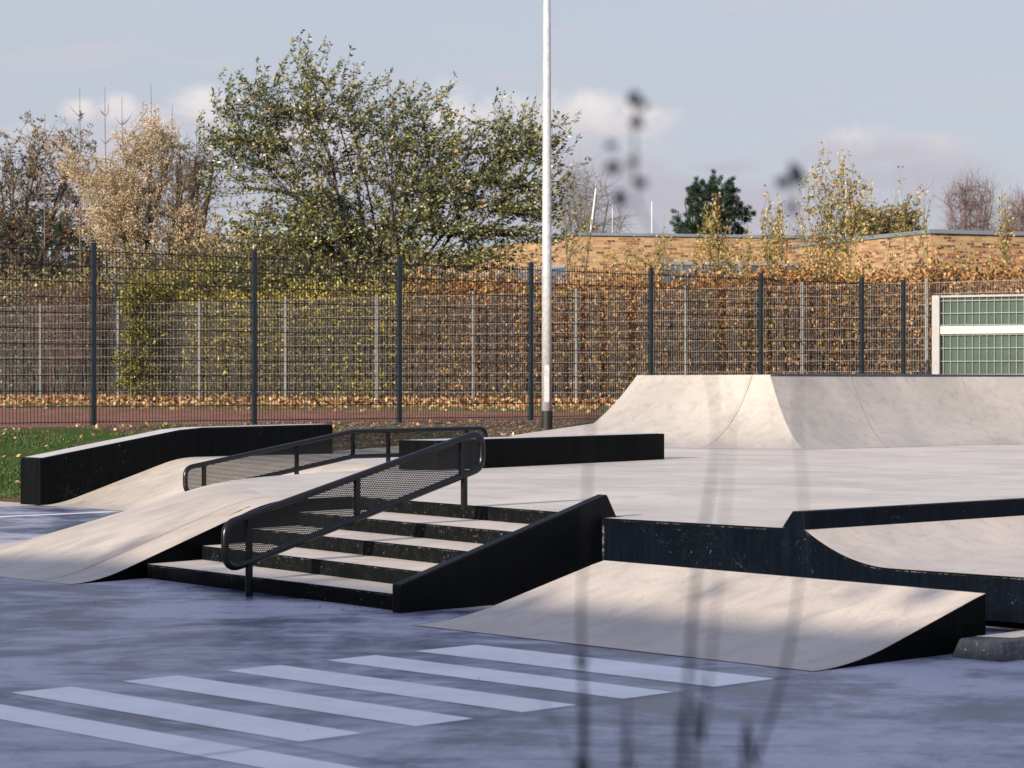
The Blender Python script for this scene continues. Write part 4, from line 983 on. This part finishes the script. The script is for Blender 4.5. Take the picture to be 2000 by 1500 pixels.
hedge('undergrowth', 'dim brown thicket of twigs behind the fence on the left', 'thicket', -140, 820, 3.2, lambda s: 4.3-.4*np.sin(s*.5), 52000, 3.2, (.10, .06), M['thicket'], M['bark_dark'], 5200, 33, lambda s, h, z: .25+.75*h**.6, kind='stuff', twr=.012)
tree('dogwood_bush', 'red twigged bush behind the grey fence at the far left', 'bush', [(40, 560), (60, 545), (180, 550), (215, 570), (215, 610), (200, 700), (50, 700)],
     60, 130, M['leaf_brown'], M['bark_red'], limbs=16, shoots=260, depth=.9, leaves=3, leaf=(.08, .04), limb_r=.015, shoot_len=.8, seed=19, wind=0, up=1.2, twigs=2, twig_len=.4, root_spread=1.3, shoot_r=.009)
tree('evergreen_tree', 'dark evergreen crown at the left edge behind the fence', 'tree', [(-220, 470), (-60, 400), (40, 395), (130, 425), (215, 455), (225, 560), (60, 620), (-200, 620)],
     78, -40, M['hedge_dark'], M['bark_dark'], limbs=10, shoots=520, depth=2, leaves=60, leaf=(.12, .07), limb_r=.1, shoot_len=1.2, seed=20, wind=0, up=.2, spread=.15, shoot_r=.012)
tree('broadleaf_tree', 'brownish tree filling the gap behind the big willow', 'tree', [(430, 560), (450, 440), (520, 380), (640, 400), (760, 430), (860, 480), (900, 560), (880, 640), (460, 640)],
     72, 660, M['thicket'], M['bark_dark'], limbs=12, shoots=420, depth=2, leaves=42, leaf=(.12, .07), limb_r=.1, shoot_len=1.3, seed=22, wind=0, up=.3, spread=.14, shoot_r=.012)
# little shed glimpsed through the twigs
sh = px(80, 0, 67); sz = float(ground_z(sh[0], 67))
t = thing('garden_shed', 'pale garden shed glimpsed through the twigs behind the fence on the left', 'shed', (float(sh[0]), 67, sz), .35)
mesh('wall', *boxv(-1.1, 1.1, -.9, .9, -.1, 2.45), simple('shed_board', (.55, .55, .50), .8, 0, .2), t)
mesh('roof', [(-1.3, -1.1, 2.455), (1.3, -1.1, 2.455), (1.3, 1.1, 2.455), (-1.3, 1.1, 2.455), (-1.3, 0, 3.0), (1.3, 0, 3.0)], [(0, 1, 5, 4), (2, 3, 4, 5), (0, 4, 3), (1, 2, 5), (0, 3, 2, 1)], simple('shed_roof', (.42, .44, .47), .6), t)
v_, f_ = boxv(.2, .85, -.93, -.903, 0, 1.9); mesh('door', v_, f_, simple('shed_door', (.35, .40, .40), .7), t)
# rusty stake beside the leftmost grey post
sp_ = on_grey(92, .2); z = float(ground_z(*sp_)); V, F = tube([(0, 0, -.05), (0, 0, .95)], .05, 8)
o = mesh('rusty_stake', V, F, simple('rusty_iron', (.16, .05, .03), .8, 0, .4), None); o.location = (float(sp_[0]), float(sp_[1]), z); props(o, 'short rusty brown stake beside the left silvery fence post', 'stake')

# ------------------------------------------------------------------ leaf litter and grass
r = np.random.default_rng(51)
def litter(name, label, P, size, m, seed, kind='stuff', lift=.012):
    r = np.random.default_rng(seed); n = len(P)
    z = ground_z(P[:, 0], P[:, 1])+lift+r.random(n)*lift
    Dd = np.column_stack([r.normal(size=n), r.normal(size=n), r.random(n)*.9])
    V, F = leaf_quads(np.column_stack([P, z]), Dd, size*(.6+.8*r.random(n)), size*.75*(.6+.8*r.random(n)), r, flat=1.2)
    o = np_mesh(name, V, F, m); props(o, label, 'leaf litter', None, kind); return o
A, B = on_grey(-120, -.45), on_grey(1500, -.45); n = 20000; s = r.random(n)
Pn = A+(B-A)*s[:, None]+ngf*(r.random(n)**.8*2.6)[:, None]
V_ = np.column_stack([Pn, np.zeros(n)])
o = litter('fallen_leaves', 'band of orange fallen leaves at the foot of the silvery fence', Pn, .10, M['leaf_litter'], 52, lift=.05)
n = 2600; s = r.random(n); Pn = A-ngf*4.5+(B-A)*s[:, None]+ngf*(r.random(n)**.5*5.5-1.5)[:, None]
litter('scattered_leaves', 'pale leaves scattered over the red track and grass strip', Pn, .085, M['leaf_litter'], 53)
def bank_pts(n, r, ulo, uhi, p=1.0):
    u = ulo+(uhi-ulo)*r.random(n); ve, _ = edge(u); lo = ve+.06; v = lo+(25.75-lo)*r.random(n)**p
    return np.column_stack([SB*u-CB*v, CB*u+SB*v]), u, v
P_, u_, v_2 = bank_pts(520, r, 11, 24); litter('lawn_leaves', 'a few dry leaves lying on the grass bank before the dark fence', P_, .05, M['leaf_litter'], 54)
P_, u_, v_2 = bank_pts(90000, r, 10.5, 22.5)
cl = np.sin(P_[:, 0]*1.7+P_[:, 1]*.9)+np.sin(P_[:, 0]*.6-P_[:, 1]*2.3+1)+.8*np.sin(P_[:, 0]*4.1+P_[:, 1]*3.3)
keep = r.random(len(P_)) < np.clip(.26+.42*cl-np.clip((u_-16.5)/5, 0, 1)*.8-np.clip((v_2-24.6)/1.2, 0, 1)*.35, 0.015, 1)
P_ = np.repeat(P_[keep], 2, 0); P_ = P_+r.normal(size=P_.shape)*.03; n = len(P_); z = ground_z(P_[:, 0], P_[:, 1])
Dd = np.column_stack([r.normal(size=n)*.35, r.normal(size=n)*.35, np.ones(n)])
V, F = leaf_quads(np.column_stack([P_, z-.005]), Dd, .022+.032*r.random(n), .005+.005*r.random(n), r)
o = np_mesh('grass', V, F, M['grass']); props(o, 'short green grass on the bank in front of the dark fence', 'grass', None, 'stuff')
n = 240; ud = rng.random(n)*7+2.8; vd_ = rng.random(n)*14+3
ud[:90] = 8.32-np.abs(rng.normal(size=90))*.10+.12*(np.arange(90) % 2); vd_[:90] = 9.6+rng.random(90)*2.4
Pd = np.column_stack([SB*ud-CB*vd_, CB*ud+SB*vd_, np.full(n, .005)])
V, F = leaf_quads(Pd, np.column_stack([rng.normal(size=n), rng.normal(size=n), np.full(n, .15)]), .006+.012*rng.random(n), .005+.008*rng.random(n), rng, flat=3)
o = np_mesh('floor_debris', V, F, M['leaf_litter']); props(o, 'tiny crumbs and leaf scraps scattered on the painted floor', 'debris', None, 'stuff')
# clods of soil on the bare patch near the lamp
P_, u_, v_2 = bank_pts(2600, r, 17, 25.5); n = len(P_); z = ground_z(P_[:, 0], P_[:, 1])
V, F = [], []
for i in range(n):
    s = .01+.03*r.random()**2; c = np.array([P_[i, 0], P_[i, 1], z[i]+s*.3]); k = len(V)
    q = np.array([(1, 0, 0), (0, 1, 0), (-1, 0, 0), (0, -1, 0), (0, 0, .8), (0, 0, -.6)])*s*(.7+.6*r.random((6, 1)))
    V += list(c+q); F += [(k, k+1, k+4), (k+1, k+2, k+4), (k+2, k+3, k+4), (k+3, k, k+4)]
o = np_mesh('soil_clods', V, F, simple('dry_soil', (.15, .105, .065), .95, 0, .4)); props(o, 'dry crumbs of soil on the bare patch by the lamp foot', 'soil', None, 'stuff')

# ------------------------------------------------------------------ out-of-focus weeds close to the camera
rw = np.random.default_rng(77)
def weed(label, pts, d, r0, heads, branches, low=0):
    """pts: picture points of the stem from the ground up"""
    d *= .68; r0 *= .66; heads = [(a, b_, c*.92, e*.92, f) for a, b_, c, e, f in heads]; branches = [(a, b_, c, e, f*.5) for a, b_, c, e, f in branches]
    base = px(pts[0][0], pts[0][1], d); t = thing('tall_weed', label, 'weed', (float(base[0]), d, -.04), 0, 'dry weeds close to the camera')
    root = np.array([base[0]-.0, d, -.04]); o = np.array([base[0], d, -.04])
    P = [root-o]+[px(x, y, d)+np.array([0, rw.normal()*.01, 0])-o for x, y in pts[0:]]
    P = catmull([tuple(p) for p in P], 5); n = len(P)
    V, F = tube([tuple(p) for p in P], [r0*max(.22, 1-1.15*(i/n)**.7) for i in range(n)], 7); mesh('stem', V, F, M['weed'], t, smooth=True)
    for (x0, y0, x1, y1, rr) in branches:
        a, b = px(x0, y0, d)-o, px(x1, y1, d+rw.normal()*.05)-o; m_ = (a+b)/2+np.array([0, 0, -.012])
        V, F = tube([tuple(a), tuple(m_), tuple(b)], [rr, rr*.8, rr*.5], 6); mesh('side_stem', V, F, M['weed'], t, smooth=True)
    for (x, y, sx, sy, rot) in heads:
        c = px(x, y, d)-o; bm = bmesh.new(); bmesh.ops.create_icosphere(bm, subdivisions=2, radius=1)
        s = 1/FPX*d
        for v in bm.verts:
            k = 1+.18*math.sin(v.co.x*9+v.co.z*7)*math.cos(v.co.y*8)
            v.co = Vector((v.co.x*sx*s*k, v.co.y*min(sx, sy)*s*k, v.co.z*sy*s*k))
        bmesh.ops.rotate(bm, verts=bm.verts, cent=(0, 0, 0), matrix=Matrix.Rotation(rot, 3, 'Y')); bmesh.ops.translate(bm, verts=bm.verts, vec=Vector(c))
        me = bpy.data.meshes.new('seed_head'); bm.to_mesh(me); bm.free(); link('seed_head', me, M['weed'], t)
    low = 0
    if low:
        Pp, Dd = [], []
        for _ in range(low):
            s = rw.random(); x = pts[0][0]+rw.normal()*55; y = 1500-rw.random()**1.5*170+40
            Pp.append(px(x, y, d+rw.normal()*.06)-o); Dd.append([rw.normal(), rw.normal()*.6, .4+rw.random()])
        V, F = leaf_quads(np.array(Pp), np.array(Dd), .010+.014*rw.random(low), .004+.003*rw.random(low), rw); np_mesh('basal_leaves', V, F, M['weed'], t)
weed('blurred dry weed stem left of the others, thick and dark at its foot', [(1140, 1640), (1139, 1400), (1137, 1200), (1142, 1050), (1150, 900), (1160, 760)], 2.3, .0058, [(1137, 1290, 13, 16, 0), (1140, 1500, 16, 26, 0)],
     [(1138, 1480, 1085, 1400, .002), (1085, 1400, 1060, 1350, .0015)], 24)
weed('blurred weed carrying a chain of dark seed heads against the sky', [(1325, 1660), (1330, 1480), (1345, 1300), (1368, 1100), (1388, 950), (1402, 820), (1350, 600), (1290, 480), (1245, 380), (1240, 200)], 2.2, .0042,
     [(1240, 192, 15, 16, .5), (1258, 205, 10, 10, 0), (1245, 238, 15, 14, 0), (1195, 283, 14, 8, 0), (1198, 327, 17, 14, 0), (1238, 315, 11, 12, 0), (1252, 356, 18, 11, .4), (1213, 386, 14, 20, -.3)],
     [(1245, 300, 1198, 327, .0007), (1250, 380, 1213, 386, .0007), (1240, 310, 1195, 283, .0007)], 14)
weed('blurred weed stem rising close beside the seed headed one', [(1350, 1660), (1372, 1450), (1388, 1250), (1405, 1100), (1420, 950), (1428, 780)], 2.15, .0034, [], [(1380, 1350, 1345, 1230, .0012)], 10)
weed('blurred leaning weed stem farthest right, topped by a dark seed head', [(1450, 1680), (1480, 1500), (1520, 1380), (1545, 1240), (1562, 1080), (1572, 950), (1560, 830), (1562, 600), (1552, 420), (1552, 340)], 2.25, .0036,
     [(1556, 338, 14, 26, -.5), (1532, 355, 17, 12, 0), (1546, 405, 9, 12, 0)], [(1556, 400, 1532, 357, .0008)], 8)
weed('short blurred weed tuft between the left and middle stems', [(1225, 1640), (1222, 1520), (1215, 1440), (1200, 1380)], 2.1, .0030, [], [(1222, 1500, 1262, 1400, .0015)], 0)

# ------------------------------------------------------------------ tall trees behind the camera that shade the front of the floor
r = np.random.default_rng(91)
hp = []
UH = -12.0
vs_ = r.uniform(-30, 40, 26000); us_ = UH+r.normal(size=26000)*.8
HT = lambda v: 6.755+.022*np.sin(v*.9)+.02*np.sin(v*2.7+1)
topf = HT(vs_)
zs_ = topf*(r.random(26000)**.62)
Pw = np.column_stack([SB*us_-CB*vs_, CB*us_+SB*vs_, zs_-.05])
V, F = leaf_quads(Pw, r.normal(size=(26000, 3)), .16+.12*r.random(26000), .12+.1*r.random(26000), r)
nb = 60; bx_ = []
for k in range(nb):
    v0, v1 = -30+70*k/nb, -30+70*(k+1)/nb
    for u0 in (UH-.5,):
        a, b = W(u0, v0), W(u0, v1); c, d_ = W(u0+.9, v1), W(u0+.9, v0); i = len(bx_)
        bx_ += [(a[0], a[1], -.1), (b[0], b[1], -.1), (c[0], c[1], -.1), (d_[0], d_[1], -.1), (a[0], a[1], HT(v0)), (b[0], b[1], HT(v1)), (c[0], c[1], HT(v1)), (d_[0], d_[1], HT(v0))]
bf = []
for k in range(nb): i = 8*k; bf += [(i, i+4, i+5, i+1), (i+3, i+2, i+6, i+7), (i+4, i+7, i+6, i+5)]
V2 = np.concatenate([V, np.array(bx_)]); F2 = np.concatenate([F, np.array(bf)+len(V)])
o = np_mesh('screen_hedge', V2, F2, M['hedge_dark']); props(o, 'tall dense hedge behind the viewer shading the near floor', 'hedge', None, 'stuff')

# ------------------------------------------------------------------ sky, sun, camera
SUN_EL = R(18); sd = Vector((-.60, -.80, 0)).normalized()
sun_dir = Vector((sd.x*math.cos(SUN_EL), sd.y*math.cos(SUN_EL), math.sin(SUN_EL)))
L = bpy.data.lights.new('sun', 'SUN'); L.energy = 5.0; L.angle = R(.53); L.color = (1.0, .89, .755)
so = bpy.data.objects.new('sun', L); col.objects.link(so); so.rotation_euler = (-sun_dir).to_track_quat('-Z', 'Y').to_euler(); so.location = (-20, -20, 20)

w = bpy.data.worlds.new('World'); sc.world = w; w.use_nodes = True; nt = w.node_tree; nt.nodes.clear()
out = nd(nt, 'ShaderNodeOutputWorld'); bg = nd(nt, 'ShaderNodeBackground'); bg.inputs['Strength'].default_value = .09
sky = nd(nt, 'ShaderNodeTexSky'); sky.sky_type = 'NISHITA'; sky.sun_disc = False; sky.sun_elevation = SUN_EL
sky.sun_rotation = math.atan2(sun_dir.x, sun_dir.y); sky.air_density = 1.0; sky.dust_density = 1.0; sky.ozone_density = 2.0
tc = nd(nt, 'ShaderNodeTexCoord'); sp = nd(nt, 'ShaderNodeSeparateXYZ'); lk(nt, tc.outputs['Generated'], sp.inputs[0])
az = math_(nt, 'ARCTAN2', sp.outputs['X'], sp.outputs['Y']); el = math_(nt, 'ARCSINE', sp.outputs['Z'])
cv = nd(nt, 'ShaderNodeCombineXYZ'); lk(nt, az, cv.inputs[0]); lk(nt, math_(nt, 'MULTIPLY', el, 1.5), cv.inputs[1])
mp2 = nd(nt, 'ShaderNodeMapping'); mp2.inputs['Scale'].default_value = (1, 5.5, 1); lk(nt, cv.outputs[0], mp2.inputs['Vector']); cv2 = mp2.outputs['Vector']
n1 = noise(nt, cv.outputs[0], 26, 9, .62, .5); n2 = noise(nt, cv.outputs[0], 5, 6, .6, .6)
wob = math_(nt, 'MULTIPLY', math_(nt, 'SUBTRACT', n1.outputs[0], .5), 1.9)
def blob(cx, cy, rx, ry):
    dx = math_(nt, 'MULTIPLY', math_(nt, 'SUBTRACT', az, math.atan((cx-1000)/FPX)), FPX/rx)
    dy = math_(nt, 'MULTIPLY', math_(nt, 'SUBTRACT', el, math.atan((750-cy)/FPX)), FPX/ry)
    rr = math_(nt, 'SQRT', math_(nt, 'ADD', math_(nt, 'MULTIPLY', dx, dx), math_(nt, 'MULTIPLY', dy, dy)))
    return math_(nt, 'SUBTRACT', 1.0, rr)
m_ = None
for b_ in [(70, 280, 90, 40), (155, 225, 50, 32), (235, 225, 60, 40), (300, 250, 90, 50), (395, 225, 100, 60), (250, 350, 420, 120), (600, 300, 260, 100), (880, 230, 80, 75), (960, 260, 160, 80), (1130, 225, 140, 50), (1240, 228, 75, 40), (1150, 215, 130, 55), (1180, 240, 170, 50), (1700, 300, 260, 50), (1350, 400, 700, 90), (700, 330, 600, 110), (1190, 330, 170, 60), (1420, 330, 120, 30), (1120, 310, 240, 60), (1000, 400, 420, 110), (1500, 420, 500, 90), (1800, 350, 260, 60)]:
    q = blob(*b_); m_ = q if m_ is None else math_(nt, 'MAXIMUM', m_, q)
cm = maprange(nt, math_(nt, 'ADD', m_, wob), -.05, .8, 0, 1, True)
# other clouds all round the sky and a thin veil
oth = maprange(nt, n2.outputs[0], .56, .72, 0, .35, True)
front = maprange(nt, el, .14, .22, 0, 1, True); back = maprange(nt, math_(nt, 'ABSOLUTE', az), .25, .4, 0, 1, True)
oth = math_(nt, 'MULTIPLY', oth, math_(nt, 'MAXIMUM', back, math_(nt, 'MULTIPLY', front, .6)))
cloud_el = maprange(nt, math_(nt, 'ADD', el, math_(nt, 'MULTIPLY', wob, .02)), .085, .128, 0, 1, True)
cloudc = mixc(nt, cloud_el, (4.5, 4.4, 5.05), (7.7, 7.3, 7.2))
hz = maprange(nt, el, 0, .16, 0, 1)
veil = mixc(nt, hz, (4.9, 4.95, 5.5), (4.85, 5.15, 5.95))
base = mixc(nt, .85, sky.outputs[0], veil)
streak = maprange(nt, noise(nt, cv2, 9, 5, .6).outputs[0], .5, .72, 0, .5, True)
base = mixc(nt, streak, base, (5.6, 5.25, 5.5))
zen = maprange(nt, el, .17, .7, 0, 1)
base = mixc(nt, math_(nt, 'MULTIPLY', zen, .9), base, (3.3, 3.8, 6.1))
c1_ = mixc(nt, math_(nt, 'MULTIPLY', cm, .95), base, cloudc)
c2_ = mixc(nt, oth, c1_, (6.6, 6.5, 6.9))
lk(nt, c2_, bg.inputs['Color']); lk(nt, bg.outputs[0], out.inputs[0])

cam = bpy.data.cameras.new('camera'); co = bpy.data.objects.new('camera', cam); col.objects.link(co); sc.camera = co
co.location = (0, 0, EYE); co.rotation_euler = (R(90), 0, 0); cam.sensor_width = 36; cam.lens = FPX/2000*36
cam.clip_start = .1; cam.clip_end = 6000
cam.dof.use_dof = True; cam.dof.focus_distance = 19.0; cam.dof.aperture_fstop = 8.0; cam.dof.aperture_blades = 0
sc.view_settings.view_transform = 'Standard'; sc.view_settings.look = 'None'; sc.view_settings.exposure = .36; sc.view_settings.gamma = 1
sc.cycles.max_bounces = 6; sc.cycles.transparent_max_bounces = 12; sc.cycles.use_denoising = True
